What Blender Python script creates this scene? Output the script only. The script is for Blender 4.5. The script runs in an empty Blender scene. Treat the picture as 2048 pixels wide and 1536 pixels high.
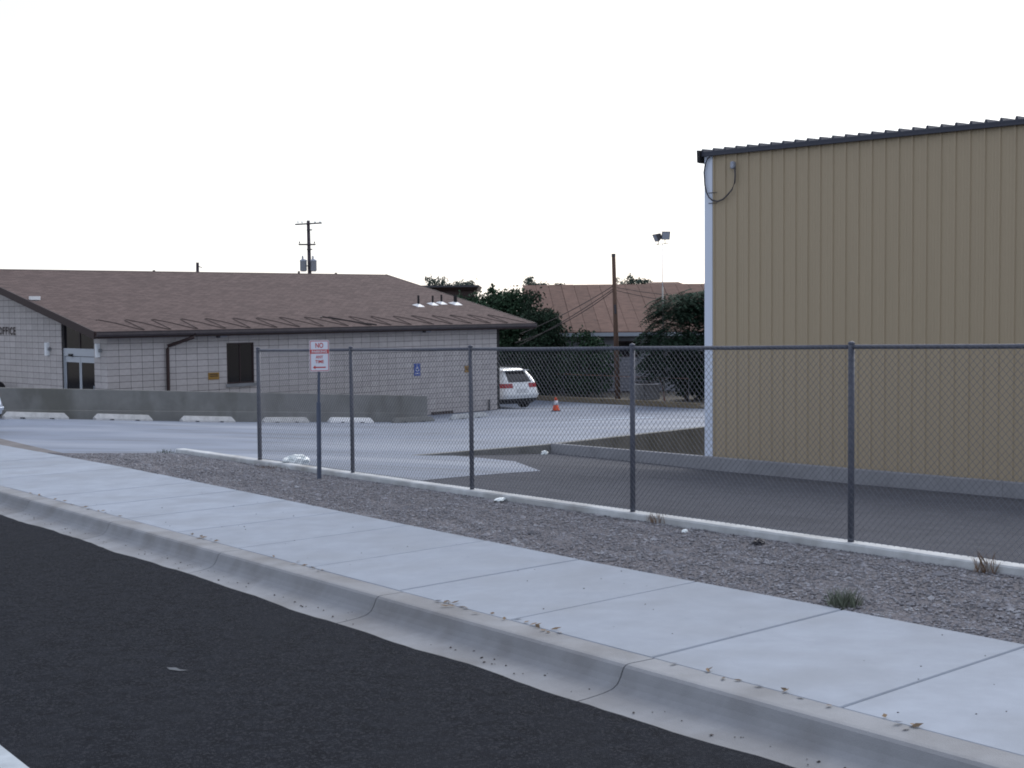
import bpy, bmesh, math, random
import numpy as np
from mathutils import Vector, Matrix
random.seed(7)
scene = bpy.context.scene
C = scene.collection
R = math.radians

# ------------------------------------------------------------------ camera
CAMZ = 2.3                       # everything below is measured from the lens, then lifted by CAMZ
F = 2800.0                       # focal length in photo pixels (2048 wide)
ROLL, PITCH = 0.0085, math.atan2(152.4, F)
fw = Vector((0, math.cos(PITCH), -math.sin(PITCH)))
r0 = Vector((1, 0, 0)); u0 = r0.cross(fw)
rt = math.cos(ROLL)*r0 - math.sin(ROLL)*u0
up = math.cos(ROLL)*u0 + math.sin(ROLL)*r0
cd = bpy.data.cameras.new('camera'); cam = bpy.data.objects.new('camera', cd); C.objects.link(cam)
cd.sensor_width = 36; cd.lens = 36*F/2048; cd.clip_start = 0.05; cd.clip_end = 3000
M = Matrix((rt, up, -fw)).transposed().to_4x4(); M.translation = (0, 0, CAMZ)
cam.matrix_world = M
scene.camera = cam
scene.render.resolution_x, scene.render.resolution_y = 1024, 768
scene.cycles.filter_width = 1.9

# ------------------------------------------------------------------ sky, sun, exposure
SUN_EL, SUN_AZ = 32.0, 30.0      # bright veiled sun, ahead of the camera (azimuth from +Y toward +X)
world = bpy.data.worlds.new('World'); scene.world = world; world.use_nodes = True
nt = world.node_tree; nt.nodes.clear()
wo = nt.nodes.new('ShaderNodeOutputWorld'); bg = nt.nodes.new('ShaderNodeBackground')
sky = nt.nodes.new('ShaderNodeTexSky'); sky.sky_type = 'NISHITA'; sky.sun_disc = False
sky.sun_elevation = R(SUN_EL); sky.sun_rotation = R(SUN_AZ)
sky.dust_density = 1.2; sky.air_density = 1.0; sky.ozone_density = 1.0
hs = nt.nodes.new('ShaderNodeHueSaturation'); hs.inputs['Saturation'].default_value = 0.75
mx = nt.nodes.new('ShaderNodeMix'); mx.data_type = 'RGBA'; mx.blend_type = 'MIX'
mx.inputs[0].default_value = 0.42                      # high thin cloud evens the sky out
mx.inputs[7].default_value = (10.4, 10.9, 12.4, 1)
nt.links.new(sky.outputs[0], hs.inputs['Color']); nt.links.new(hs.outputs[0], mx.inputs[6])
nt.links.new(mx.outputs[2], bg.inputs[0]); nt.links.new(bg.outputs[0], wo.inputs[0])
bg.inputs[1].default_value = 0.14
sd = bpy.data.lights.new('sun', 'SUN'); sun = bpy.data.objects.new('sun', sd); C.objects.link(sun)
sd.energy = 2.7; sd.angle = R(40); sd.color = (1.0, 0.985, 0.96)
sdir = Vector((math.sin(R(SUN_AZ))*math.cos(R(SUN_EL)), math.cos(R(SUN_AZ))*math.cos(R(SUN_EL)), math.sin(R(SUN_EL))))
sun.rotation_euler = sdir.to_track_quat('Z', 'Y').to_euler()
vs = scene.view_settings; vs.view_transform = 'Standard'; vs.look = 'None'; vs.gamma = 1; vs.exposure = 0.0
vs.use_curve_mapping = False

# ------------------------------------------------------------------ frames
th = R(44.5)
A = Vector((math.sin(th), math.cos(th), 0)); B = Vector((-math.cos(th), math.sin(th), 0)); U = Vector((0, 0, 1))
AC, NB = 22.16, 39.366
def W(a, b, z):                                    # building frame: a along office wall, b away from the lot
    v = A*(a+AC) + B*(b+NB); return Vector((v.x, v.y, z+CAMZ))
ROTAB = math.atan2(A.y, A.x)
ps = R(-35.71)
S = Vector((math.sin(ps), math.cos(ps), 0)); N = Vector((math.cos(ps), -math.sin(ps), 0))
SL = -0.0222
def ST(s, n, z):                                   # street frame: s down the street, n away from the road; z above the sloping street datum
    v = S*s + N*n; return Vector((v.x, v.y, z + SL*s + CAMZ))
def toab(x, y): v = Vector((x, y, 0)); return v.dot(A)-AC, v.dot(B)-NB
def ray(px, py):
    d = fw*F + rt*(px-1024) - up*(py-768); return d/d.y
def at(px, py, Y): d = ray(px, py)*Y; return Vector((d.x, d.y, d.z+CAMZ))

# ------------------------------------------------------------------ materials
MATS = {}
def mat(name, col, rough=0.8, spec=0.3, metal=0.0, var=0.0, scale=5.0, bump=0.0, bscale=80.0, col2=None, detail=4.0, coat=0.0, stretch=None, island=0.0, trans=0.0):
    m = bpy.data.materials.new(name); m.use_nodes = True
    t = m.node_tree; p = t.nodes['Principled BSDF']
    p.inputs['Roughness'].default_value = rough; p.inputs['Metallic'].default_value = metal
    p.inputs['Specular IOR Level'].default_value = spec
    p.inputs['Coat Weight'].default_value = coat
    c = (*col, 1)
    p.inputs['Base Color'].default_value = c
    tc = t.nodes.new('ShaderNodeTexCoord')
    mp = t.nodes.new('ShaderNodeMapping'); t.links.new(tc.outputs['Object'], mp.inputs[0])
    if stretch: mp.inputs['Scale'].default_value = stretch
    out = None
    if var > 0 or col2:
        n = t.nodes.new('ShaderNodeTexNoise'); n.inputs['Scale'].default_value = scale; n.inputs['Detail'].default_value = detail
        n.inputs['Roughness'].default_value = 0.62
        t.links.new(mp.outputs[0], n.inputs['Vector'])
        rp = t.nodes.new('ShaderNodeValToRGB'); rp.color_ramp.elements[0].position = 0.32; rp.color_ramp.elements[1].position = 0.68
        lo = col2 if col2 else tuple(x*(1-var) for x in col); hi = col if col2 else tuple(min(1, x*(1+var)) for x in col)
        rp.color_ramp.elements[0].color = (*lo, 1); rp.color_ramp.elements[1].color = (*hi, 1)
        t.links.new(n.outputs[0], rp.inputs[0]); out = rp.outputs[0]
    if island > 0:
        g = t.nodes.new('ShaderNodeNewGeometry')
        mr = t.nodes.new('ShaderNodeMapRange'); mr.inputs[3].default_value = 1-island; mr.inputs[4].default_value = 1+island
        oi = t.nodes.new('ShaderNodeObjectInfo'); ad = t.nodes.new('ShaderNodeMath'); ad.operation = 'ADD'
        fr = t.nodes.new('ShaderNodeMath'); fr.operation = 'FRACT'
        t.links.new(g.outputs['Random Per Island'], ad.inputs[0]); t.links.new(oi.outputs['Random'], ad.inputs[1])
        t.links.new(ad.outputs[0], fr.inputs[0]); t.links.new(fr.outputs[0], mr.inputs[0])
        mm = t.nodes.new('ShaderNodeVectorMath'); mm.operation = 'SCALE'
        if out: t.links.new(out, mm.inputs[0])
        else: mm.inputs[0].default_value = col
        t.links.new(mr.outputs[0], mm.inputs['Scale']); out = mm.outputs[0]
    if out: t.links.new(out, p.inputs['Base Color'])
    if bump > 0:
        n2 = t.nodes.new('ShaderNodeTexNoise'); n2.inputs['Scale'].default_value = bscale; n2.inputs['Detail'].default_value = 3
        t.links.new(mp.outputs[0], n2.inputs['Vector'])
        b = t.nodes.new('ShaderNodeBump'); b.inputs['Strength'].default_value = bump; b.inputs['Distance'].default_value = 0.02
        t.links.new(n2.outputs[0], b.inputs['Height']); t.links.new(b.outputs[0], p.inputs['Normal'])
    MATS[name] = m
    m['_out'] = 1
    return m
def speckle(m, col, scale=60, thr=0.72, amt=1.0, rand=True):
    """adds small specks (voronoi cells chosen at random) to a material's base colour"""
    t = m.node_tree; p = t.nodes['Principled BSDF']
    mp = [n for n in t.nodes if n.type == 'MAPPING'][0]
    v = t.nodes.new('ShaderNodeTexVoronoi'); v.inputs['Scale'].default_value = scale
    t.links.new(mp.outputs[0], v.inputs['Vector'])
    sep = t.nodes.new('ShaderNodeSeparateColor'); t.links.new(v.outputs['Color'], sep.inputs[0])
    gt = t.nodes.new('ShaderNodeMath'); gt.operation = 'GREATER_THAN'; gt.inputs[1].default_value = thr
    t.links.new(sep.outputs[0], gt.inputs[0])
    ml = t.nodes.new('ShaderNodeMath'); ml.operation = 'MULTIPLY'; ml.inputs[1].default_value = amt
    t.links.new(gt.outputs[0], ml.inputs[0])
    mixn = t.nodes.new('ShaderNodeMix'); mixn.data_type = 'RGBA'
    t.links.new(ml.outputs[0], mixn.inputs[0])
    src = p.inputs['Base Color'].links[0].from_socket if p.inputs['Base Color'].links else None
    if src: t.links.new(src, mixn.inputs[6])
    else: mixn.inputs[6].default_value = p.inputs['Base Color'].default_value
    mixn.inputs[7].default_value = (*col, 1)
    t.links.new(mixn.outputs[2], p.inputs['Base Color'])
def stains_glare(m, col, scale=0.6, lo=0.52, hi=0.7, amt=0.6, stretch=(1, 1, 1), rot=0.0):
    """large soft staining / worn tracks / painted glare with their own shape"""
    t = m.node_tree; p = t.nodes['Principled BSDF']
    tc = [n for n in t.nodes if n.type == 'TEX_COORD'][0]
    mp = t.nodes.new('ShaderNodeMapping'); mp.inputs['Scale'].default_value = stretch; mp.inputs['Rotation'].default_value = (0, 0, rot)
    t.links.new(tc.outputs['Object'], mp.inputs[0])
    n = t.nodes.new('ShaderNodeTexNoise'); n.inputs['Scale'].default_value = scale; n.inputs['Detail'].default_value = 5
    t.links.new(mp.outputs[0], n.inputs['Vector'])
    mr = t.nodes.new('ShaderNodeMapRange'); mr.inputs[1].default_value = lo; mr.inputs[2].default_value = hi; mr.inputs[4].default_value = amt
    t.links.new(n.outputs[0], mr.inputs[0])
    mixn = t.nodes.new('ShaderNodeMix'); mixn.data_type = 'RGBA'
    t.links.new(mr.outputs[0], mixn.inputs[0])
    src = p.inputs['Base Color'].links[0].from_socket if p.inputs['Base Color'].links else None
    if src: t.links.new(src, mixn.inputs[6])
    else: mixn.inputs[6].default_value = p.inputs['Base Color'].default_value
    mixn.inputs[7].default_value = (*col, 1)
    t.links.new(mixn.outputs[2], p.inputs['Base Color'])

m_road = mat('asphalt_road', (0.0125, 0.0145, 0.020), rough=0.95, spec=0.06, var=0.3, scale=9, bump=0.6, bscale=140)
speckle(m_road, (0.036, 0.039, 0.047), 75, 0.82, 0.7); stains_glare(m_road, (0.018, 0.0205, 0.027), 0.5, 0.5, 0.75, 0.7, (3, 1, 1), ps)
m_pad = mat('asphalt_old', (0.080, 0.083, 0.097), rough=0.95, spec=0.06, var=0.14, scale=3, bump=0.4, bscale=90)
speckle(m_pad, (0.13, 0.13, 0.145), 60, 0.86, 0.6); stains_glare(m_pad, (0.062, 0.064, 0.075), 0.35, 0.5, 0.7, 0.7)
m_walk = mat('sidewalk_concrete', (0.242, 0.275, 0.332), rough=0.8, spec=0.25, var=0.07, scale=3.5, bump=0.15, bscale=160, island=0.07)
stains_glare(m_walk, (0.205, 0.228, 0.265), 1.6, 0.45, 0.72, 0.7)
m_curb = mat("curb_concrete", (0.225, 0.235, 0.255), rough=0.85, spec=0.2, var=0.1, scale=3, bump=0.2, bscale=120, stretch=(1, 1, 1), island=0.06)
stains_glare(m_curb, (0.125, 0.12, 0.118), 1.4, 0.45, 0.7, 0.6, (1, 1, 1))
m_lot = mat('lot_concrete', (0.158, 0.188, 0.25), rough=0.7, spec=0.25, var=0.08, scale=0.8, bump=0.15, bscale=60)
stains_glare(m_lot, (0.105, 0.12, 0.15), 0.22, 0.48, 0.68, 0.75, (1, 5, 1), R(40)); stains_glare(m_lot, (0.26, 0.29, 0.35), 0.12, 0.52, 0.66, 0.6, (1, 3, 1), R(25))  # dark streaks first; the pale second layer paints a hint of glare into the colour
m_whitecurb = mat('pale_concrete', (0.44, 0.46, 0.48), rough=0.75, spec=0.25, var=0.2, scale=3, bump=0.2, bscale=80)
stains_glare(m_whitecurb, (0.22, 0.21, 0.20), 0.9, 0.5, 0.7, 0.75)
m_greyconc = mat('grey_concrete', (0.185, 0.188, 0.185), rough=0.9, spec=0.15, var=0.15, scale=1.5, bump=0.2, bscale=40)
stains_glare(m_greyconc, (0.115, 0.116, 0.105), 0.9, 0.48, 0.66, 0.75, (1, 1, 0.5))
m_found = mat('foundation_concrete', (0.24, 0.245, 0.265), rough=0.9, spec=0.15, var=0.12, scale=2, bump=0.2, bscale=40)
m_gravel = mat('gravel', (0.15, 0.145, 0.158), rough=0.95, spec=0.1, var=0.35, scale=30, bump=1.0, bscale=60)
m_stone = mat('gravel_stone', (0.205, 0.205, 0.225), rough=0.9, spec=0.15, island=0.45)
speckle(m_stone, (0.36, 0.37, 0.40), 9, 0.95, 0.6)
m_ground = mat('earth', (0.16, 0.145, 0.12), rough=0.95, var=0.25, scale=0.6)
m_block = mat('block', (0.43, 0.405, 0.405), rough=0.9, spec=0.15, var=0.07, scale=6, bump=0.15, bscale=50, island=0.07)
m_mortar = mat('mortar', (0.13, 0.122, 0.125), rough=0.95, var=0.1)
m_brown = mat('brown_trim', (0.030, 0.018, 0.019), rough=0.6, spec=0.3)
m_brownpipe = mat('brown_pipe', (0.035, 0.02, 0.02), rough=0.5)
m_gutter = mat('gutter_metal', (0.055, 0.045, 0.05), rough=0.45, spec=0.5, var=0.2)
m_alu = mat('aluminium', (0.42, 0.45, 0.50), rough=0.5, metal=0.3)
m_glass = mat('dark_glass', (0.010, 0.009, 0.012), rough=0.08, spec=0.5)
m_white = mat('white_paint', (0.75, 0.76, 0.78), rough=0.5, spec=0.4)
m_sconce = mat('sconce_white', (0.75, 0.78, 0.82), rough=0.4)
m_letter = mat('letter_brown', (0.035, 0.022, 0.022), rough=0.6)
m_gold = mat('gold_sign', (0.26, 0.15, 0.035), rough=0.6, var=0.15, scale=8)
m_blue = mat('sign_blue', (0.03, 0.075, 0.32), rough=0.5)
m_red = mat('sign_red', (0.45, 0.05, 0.05), rough=0.5)
m_signw = mat('sign_white', (0.62, 0.66, 0.75), rough=0.5)
m_galv = mat('galvanised', (0.085, 0.093, 0.122), rough=0.6, metal=0.25, spec=0.4, var=0.15, scale=6)
m_wire = mat('chain_wire', (0.15, 0.16, 0.19), rough=0.7, metal=0.2)
m_signpost = mat('sign_post', (0.075, 0.092, 0.135), rough=0.6, metal=0.2, var=0.15, scale=4)
m_tan = mat('tan_metal', (0.355, 0.292, 0.205), rough=0.55, spec=0.35, var=0.03, scale=0.7, stretch=(1, 1, 0.2))
m_tanwhite = mat('white_trim_metal', (0.56, 0.62, 0.74), rough=0.4, spec=0.4)
m_slate = mat('slate_metal', (0.030, 0.035, 0.055), rough=0.5, spec=0.4)
m_black = mat('black_plastic', (0.012, 0.012, 0.015), rough=0.6)
m_dark = mat('dark_metal', (0.05, 0.05, 0.06), rough=0.6)
m_wood = mat('pole_wood', (0.105, 0.066, 0.050), rough=0.9, var=0.3, scale=3, stretch=(6, 6, 0.6), bump=0.4, bscale=20)
m_wooddark = mat('pole_wood_dark', (0.05, 0.042, 0.055), rough=0.9, var=0.3, scale=3, stretch=(6, 6, 0.6))
m_timber = mat('timber', (0.17, 0.14, 0.095), rough=0.9, var=0.25, scale=2, stretch=(1, 1, 3))
m_greymetal = mat('grey_metal', (0.30, 0.33, 0.40), rough=0.55, metal=0.3)
m_siding = mat('grey_siding', (0.235, 0.245, 0.29), rough=0.8, var=0.06, scale=3, island=0.05)
m_fascia = mat('pale_fascia', (0.30, 0.34, 0.40), rough=0.6)
m_tile = mat('brown_roof', (0.125, 0.074, 0.060), rough=0.9, var=0.22, scale=2.5, bump=0.4, bscale=14, stretch=(1, 1, 4), island=0.1)
m_carwhite = mat('car_white', (0.74, 0.77, 0.80), rough=0.25, spec=0.5, coat=0.6)
m_carblue = mat('car_silver_blue', (0.30, 0.36, 0.46), rough=0.3, metal=0.5, coat=0.6)
m_tyre = mat('tyre', (0.012, 0.012, 0.014), rough=0.85)
m_rim = mat('rim', (0.25, 0.26, 0.28), rough=0.35, metal=0.8)
m_redlight = mat('taillight_red', (0.30, 0.012, 0.02), rough=0.2, coat=0.5)
m_plate = mat('plate', (0.55, 0.57, 0.6), rough=0.5)
m_orange = mat('cone_orange', (0.62, 0.075, 0.02), rough=0.6)
m_coneband = mat('cone_band', (0.62, 0.63, 0.68), rough=0.5)
m_bag = mat('plastic_bag', (0.8, 0.86, 0.88), rough=0.4)
m_leaf1 = mat('leaf_dark', (0.020, 0.037, 0.024), rough=0.8, spec=0.12, island=0.65)
m_leaf4 = mat('frond_leaf', (0.022, 0.044, 0.030), rough=0.85, spec=0.1, island=0.7)
m_leaf2 = mat('leaf_mid', (0.026, 0.052, 0.030), rough=0.8, spec=0.12, island=0.6)
m_leaf3 = mat('leaf_pale', (0.05, 0.075, 0.06), rough=0.6, spec=0.3, island=0.5)
m_grass = mat('grass_blade', (0.055, 0.07, 0.04), rough=0.8, island=0.5)
m_weed = mat('grey_weed', (0.13, 0.15, 0.115), rough=0.9, island=0.5)
m_drygrass = mat('dry_blade', (0.16, 0.10, 0.06), rough=0.8, island=0.4)
m_bark = mat('bark', (0.05, 0.04, 0.035), rough=0.95, var=0.3, scale=8)
m_litter = mat('leaf_litter', (0.13, 0.09, 0.055), rough=0.9, island=0.5)
m_dirt = mat('grit', (0.06, 0.052, 0.05), rough=0.95, island=0.5)
m_paint = mat('road_paint', (0.34, 0.38, 0.42), rough=0.7, var=0.12, scale=6)
m_chip = mat('worn_paint', (0.075, 0.085, 0.10), rough=0.8)
m_bluepaint = mat('faded_blue_paint', (0.42, 0.52, 0.66), rough=0.7, var=0.2, scale=4)
m_sealer = mat('crack_sealer', (0.06, 0.06, 0.07), rough=0.8)
m_heat = mat('heat_cable_brown', (0.055, 0.042, 0.04), rough=0.8)
m_cable = mat('black_cable', (0.02, 0.016, 0.018), rough=0.7)
m_rust = mat('rusty_pipe', (0.16, 0.085, 0.07), rough=0.8)

# shingle roof: courses of tabs as fine relief + colour, too small to pick apart at this distance
m_roof = mat('shingle', (0.115, 0.09, 0.087), rough=0.95, spec=0.05, var=0.09, scale=9.0, detail=6)
def shingle(m):
    t = m.node_tree; p = t.nodes['Principled BSDF']
    at_ = t.nodes.new('ShaderNodeAttribute'); at_.attribute_name = 'roofuv'
    br = t.nodes.new('ShaderNodeTexBrick'); br.inputs['Scale'].default_value = 1.0
    br.inputs['Brick Width'].default_value = 0.30; br.inputs['Row Height'].default_value = 0.14
    br.inputs['Mortar Size'].default_value = 0.008; br.offset = 0.5
    br.inputs['Color1'].default_value = (0.84, 0.84, 0.84, 1); br.inputs['Color2'].default_value = (1.22, 1.2, 1.19, 1); br.inputs['Mortar'].default_value = (0.55, 0.5, 0.5, 1)
    t.links.new(at_.outputs['Vector'], br.inputs['Vector'])
    ml = t.nodes.new('ShaderNodeMix'); ml.data_type = 'RGBA'; ml.blend_type = 'MULTIPLY'; ml.inputs[0].default_value = 1.0
    t.links.new(p.inputs['Base Color'].links[0].from_socket, ml.inputs[6]); t.links.new(br.outputs['Color'], ml.inputs[7])
    t.links.new(ml.outputs[2], p.inputs['Base Color'])
    b = t.nodes.new('ShaderNodeBump'); b.inputs['Strength'].default_value = 0.4; b.inputs['Distance'].default_value = 0.02
    t.links.new(br.outputs['Fac'], b.inputs['Height']); b.invert = True; t.links.new(b.outputs[0], p.inputs['Normal'])
shingle(m_roof)

# ------------------------------------------------------------------ mesh helpers (world coordinates)
class MB:
    def __init__(self): self.v = []; self.f = []
    def poly(self, pts):
        i = len(self.v); self.v += [Vector(p) for p in pts]; self.f.append(list(range(i, i+len(pts)))); return self
    def hexa(self, p):                              # 8 points: bottom 4 ccw, top 4 ccw
        i = len(self.v); self.v += [Vector(q) for q in p]
        for q in ((3, 2, 1, 0), (4, 5, 6, 7), (0, 1, 5, 4), (1, 2, 6, 5), (2, 3, 7, 6), (3, 0, 4, 7)):
            self.f.append([i+k for k in q])
        return self
    def box(self, o, ax, ay, az):                   # corner + three edge vectors
        o = Vector(o); return self.hexa([o, o+ax, o+ax+ay, o+ay, o+az, o+ax+az, o+ax+ay+az, o+ay+az])
    def wbox(self, a0, a1, b0, b1, z0, z1):         # box in the building frame
        return self.hexa([W(a0, b0, z0), W(a1, b0, z0), W(a1, b1, z0), W(a0, b1, z0), W(a0, b0, z1), W(a1, b0, z1), W(a1, b1, z1), W(a0, b1, z1)])
    def tube(self, pts, r, n=8, r1=None, cap=True):
        pts = [Vector(p) for p in pts]; k = len(pts); base = len(self.v)
        for i, p in enumerate(pts):
            d = (pts[min(i+1, k-1)] - pts[max(i-1, 0)]).normalized()
            h = Vector((0, 0, 1)) if abs(d.z) < 0.9 else Vector((1, 0, 0))
            x = d.cross(h).normalized(); y = d.cross(x).normalized()
            rr = r if r1 is None else r + (r1-r)*i/(k-1)
            for j in range(n):
                an = 2*math.pi*j/n; self.v.append(p + x*math.cos(an)*rr + y*math.sin(an)*rr)
        for i in range(k-1):
            for j in range(n):
                a = base+i*n+j; b = base+i*n+(j+1) % n
                self.f.append([a, b, b+n, a+n])
        if cap:
            self.f.append([base+j for j in range(n)][::-1]); self.f.append([base+(k-1)*n+j for j in range(n)])
        return self
    def lathe(self, o, prof, n=16, ax=None):        # prof: (r,z)
        o = Vector(o); base = len(self.v); k = len(prof)
        for r, z in prof:
            for j in range(n):
                an = 2*math.pi*j/n; self.v.append(o + Vector((math.cos(an)*r, math.sin(an)*r, z)))
        for i in range(k-1):
            for j in range(n):
                a = base+i*n+j; b = base+i*n+(j+1) % n; self.f.append([a, b, b+n, a+n])
        self.f.append([base+j for j in range(n)][::-1]); self.f.append([base+(k-1)*n+j for j in range(n)])
        return self
    def extrude(self, ring0, ring1, cap=True):      # two matching rings of points
        base = len(self.v); n = len(ring0); self.v += [Vector(p) for p in ring0] + [Vector(p) for p in ring1]
        for j in range(n):
            k = (j+1) % n; self.f.append([base+j, base+k, base+n+k, base+n+j])
        if cap: self.f.append([base+j for j in range(n)][::-1]); self.f.append([base+n+j for j in range(n)])
        return self
    def build(self, name, material, parent=None, smooth=False, fix=True):
        me = bpy.data.meshes.new(name)
        off = Vector((0, 0, 0))
        if parent is not None:
            q = parent
            while q is not None: off += q.location; q = q.parent
        o = bpy.data.objects.new(name, me); C.objects.link(o)
        if parent is not None: o.parent = parent
        else:
            xs = [v.x for v in self.v]; ys = [v.y for v in self.v]; zs = [v.z for v in self.v]
            off = Vector(((min(xs)+max(xs))/2, (min(ys)+max(ys))/2, min(zs))); o.location = off
        me.from_pydata([tuple(v-off) for v in self.v], [], self.f)
        if fix:
            bm = bmesh.new(); bm.from_mesh(me); bmesh.ops.recalc_face_normals(bm, faces=bm.faces[:]); bm.to_mesh(me); bm.free()
        me.materials.append(material)
        if smooth:
            for p in me.polygons: p.use_smooth = True
        me.update()
        return o
def tag(o, label=None, cat=None, group=None, kind=None):
    if label: o['label'] = label
    if cat: o['category'] = cat
    if group: o['group'] = group
    if kind: o['kind'] = kind
    return o
def thing(name, loc, label=None, cat=None, group=None, kind=None):
    o = bpy.data.objects.new(name, None); C.objects.link(o); o.location = loc; o.empty_display_size = 0.2
    return tag(o, label, cat, group, kind)
def bevel(o, w=0.01, seg=1):
    bm = bmesh.new(); bm.from_mesh(o.data)
    bmesh.ops.bevel(bm, geom=bm.edges[:], offset=w, segments=seg, affect='EDGES', profile=0.6); bm.to_mesh(o.data); bm.free()
    return o
_txt = {}
def text_mesh(name, body, material, parent, origin, ax, ay, height, depth=0.002, width=None, center=True):
    """flat lettering as thin geometry: ax = reading direction, ay = up"""
    cu = bpy.data.curves.new('txt', 'FONT'); cu.body = body; cu.size = 1.0; cu.extrude = 0.0; cu.offset = 0.022
    to = bpy.data.objects.new('txt', cu); C.objects.link(to)
    dg = bpy.context.evaluated_depsgraph_get(); me = bpy.data.meshes.new_from_object(to.evaluated_get(dg))
    bpy.data.objects.remove(to)
    vs_ = [v.co.copy() for v in me.vertices]; x0 = min(v.x for v in vs_); x1 = max(v.x for v in vs_); y0 = min(v.y for v in vs_); y1 = max(v.y for v in vs_)
    k = height/(y1-y0); kx = k if width is None else width/(x1-x0)
    nrm = ax.cross(ay).normalized(); mb = MB()
    sh = (x0+x1)/2 if center else x0
    for v in vs_: mb.v.append(Vector(origin) + ax*((v.x-sh)*kx) + ay*((v.y-y0)*k) + nrm*depth)
    for p in me.polygons: mb.f.append(list(p.vertices))
    bpy.data.meshes.remove(me)
    return mb.build(name, material, parent, fix=False), (x1-x0)*kx

# ------------------------------------------------------------------ lot surface
PTS = []
for s_ in range(-12, 26, 3): v = S*s_+N*10.4; PTS.append((*toab(v.x, v.y), -2.09+SL*s_))
for s_ in range(22, 60, 2): v = S*s_+N*8.25; PTS.append((*toab(v.x, v.y), -2.15+SL*s_))
PTS += [(1.877, -21.7, -3.32), (1.877, -25, -3.33), (1.877, -28.5, -3.32), (1.877, -36, -3.3)]
PTS += [(-1.2, -16.85, -3.25), (1.877, -16.85, -3.25), (5, -16.85, -3.25), (8.2, -16.85, -3.24), (14, -16.85, -3.4), (24, -16.85, -3.8)]
PTS += [(-4.4, -2.2, -2.91), (-1.7, -2.2, -3.145), (1.2, -2.2, -3.39), (4.2, -2.2, -3.62), (6.9, -2.2, -3.785), (9.7, -2.2, -3.995), (12.0, -2.2, -4.06), (14.2, -2.2, -4.05)]
PTS += [(13.3, 0, -4.03), (17.06, 0, -4.03), (19, 2, -4.18), (20.5, 1.9, -4.27), (24, 5, -4.2), (24, 1.3, -4.2), (24, -1.2, -4.2), (24, -5, -4.2), (24, 14, -4.3)]
PTS += [(-10, 0, -2.5), (-14, 6, -2.6), (8, 10, -4.0)]
P_ = np.array(PTS); n_ = len(P_)
D_ = np.hypot(P_[:, None, 0]-P_[None, :, 0], P_[:, None, 1]-P_[None, :, 1])
K_ = np.zeros((n_+3, n_+3)); K_[:n_, :n_] = D_ + np.eye(n_)*(-0.25)
K_[:n_, n_] = 1; K_[:n_, n_+1] = P_[:, 0]; K_[:n_, n_+2] = P_[:, 1]; K_[n_:, :n_] = K_[:n_, n_:].T
W_ = np.linalg.solve(K_, np.concatenate([P_[:, 2], [0, 0, 0]]))
def H(a, b): return float(np.dot(W_[:n_], np.hypot(P_[:, 0]-a, P_[:, 1]-b)) + W_[n_] + W_[n_+1]*a + W_[n_+2]*b)
LB = -16.85
def Hlow(a, b): return H(a, b) - 0.17*min(1, max(0, (a+1.2)/3.07))

def cut_sheet(name, material, a0, a1, b0, b1, hf, planes, step=0.75, lift=0.0):
    """grid in the building frame, trimmed by vertical planes (point, normal: the side the normal points to is dropped), draped on hf"""
    na = max(1, round((a1-a0)/step)); nb = max(1, round((b1-b0)/step))
    bm = bmesh.new(); g = [[bm.verts.new((a0+(a1-a0)*i/na, b0+(b1-b0)*j/nb, 0)) for j in range(nb+1)] for i in range(na+1)]
    for i in range(na):
        for j in range(nb): bm.faces.new((g[i][j], g[i+1][j], g[i+1][j+1], g[i][j+1]))
    for p, nn in planes:
        bmesh.ops.bisect_plane(bm, geom=bm.verts[:]+bm.edges[:]+bm.faces[:], plane_co=(p[0], p[1], 0), plane_no=(nn[0], nn[1], 0), clear_outer=True)
    for v in bm.verts:
        q = W(v.co.x, v.co.y, hf(v.co.x, v.co.y)+lift); v.co = q
    bmesh.ops.recalc_face_normals(bm, faces=bm.faces[:])
    if bm.faces and sum(f.normal.z for f in bm.faces) < 0: bmesh.ops.reverse_faces(bm, faces=bm.faces[:])
    me = bpy.data.meshes.new(name); bm.to_mesh(me); bm.free(); me.materials.append(material)
    for p in me.polygons: p.use_smooth = True
    o = bpy.data.objects.new(name, me); C.objects.link(o); return o
def sn2ab(s, n): v = S*s+N*n; return toab(v.x, v.y)
def dir2ab(d): return (d.dot(A), d.dot(B))
nN = dir2ab(-N)
fence_back = (sn2ab(0, 10.22), nN)
walk_back = (sn2ab(0, 8.0), nN)
# upper lot
tag(cut_sheet('parking_lot', m_lot, -60, 24.15, LB, 20, H, [(sn2ab(0, 8.18), nN)]), kind='structure')
# lower pad in front of the tan building: asphalt, and the concrete apron laid on it at the left
pv = [(-1.219, -16.853), (-2.055, -19.675), (-4.441, -22.645), (-8.75, -24.3)]
tag(cut_sheet('asphalt_pad', m_pad, -40, 2.0, -60, LB, Hlow, [fence_back]), kind='structure')
def side_plane(p, q):    # drop everything to the right of p->q
    d = (q[0]-p[0], q[1]-p[1]); return (p, (-d[1], d[0]))
apron_planes = [fence_back] + [side_plane(pv[i], pv[i+1]) for i in range(3)]
tag(cut_sheet('concrete_apron', m_lot, -40, 2.0, -60, LB, Hlow, apron_planes, lift=0.006), kind='structure')
tag(cut_sheet('driveway', m_lot, -40, 2.0, -60, LB, Hlow, [(sn2ab(0, 8.18), nN), (sn2ab(24.72, 0), dir2ab(-S)), (sn2ab(0, 10.22), dir2ab(N))]), kind='structure')
m_dirtband = mat('dirty_asphalt', (0.15, 0.145, 0.15), rough=0.95, spec=0.08, var=0.2, scale=2.0)
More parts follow.
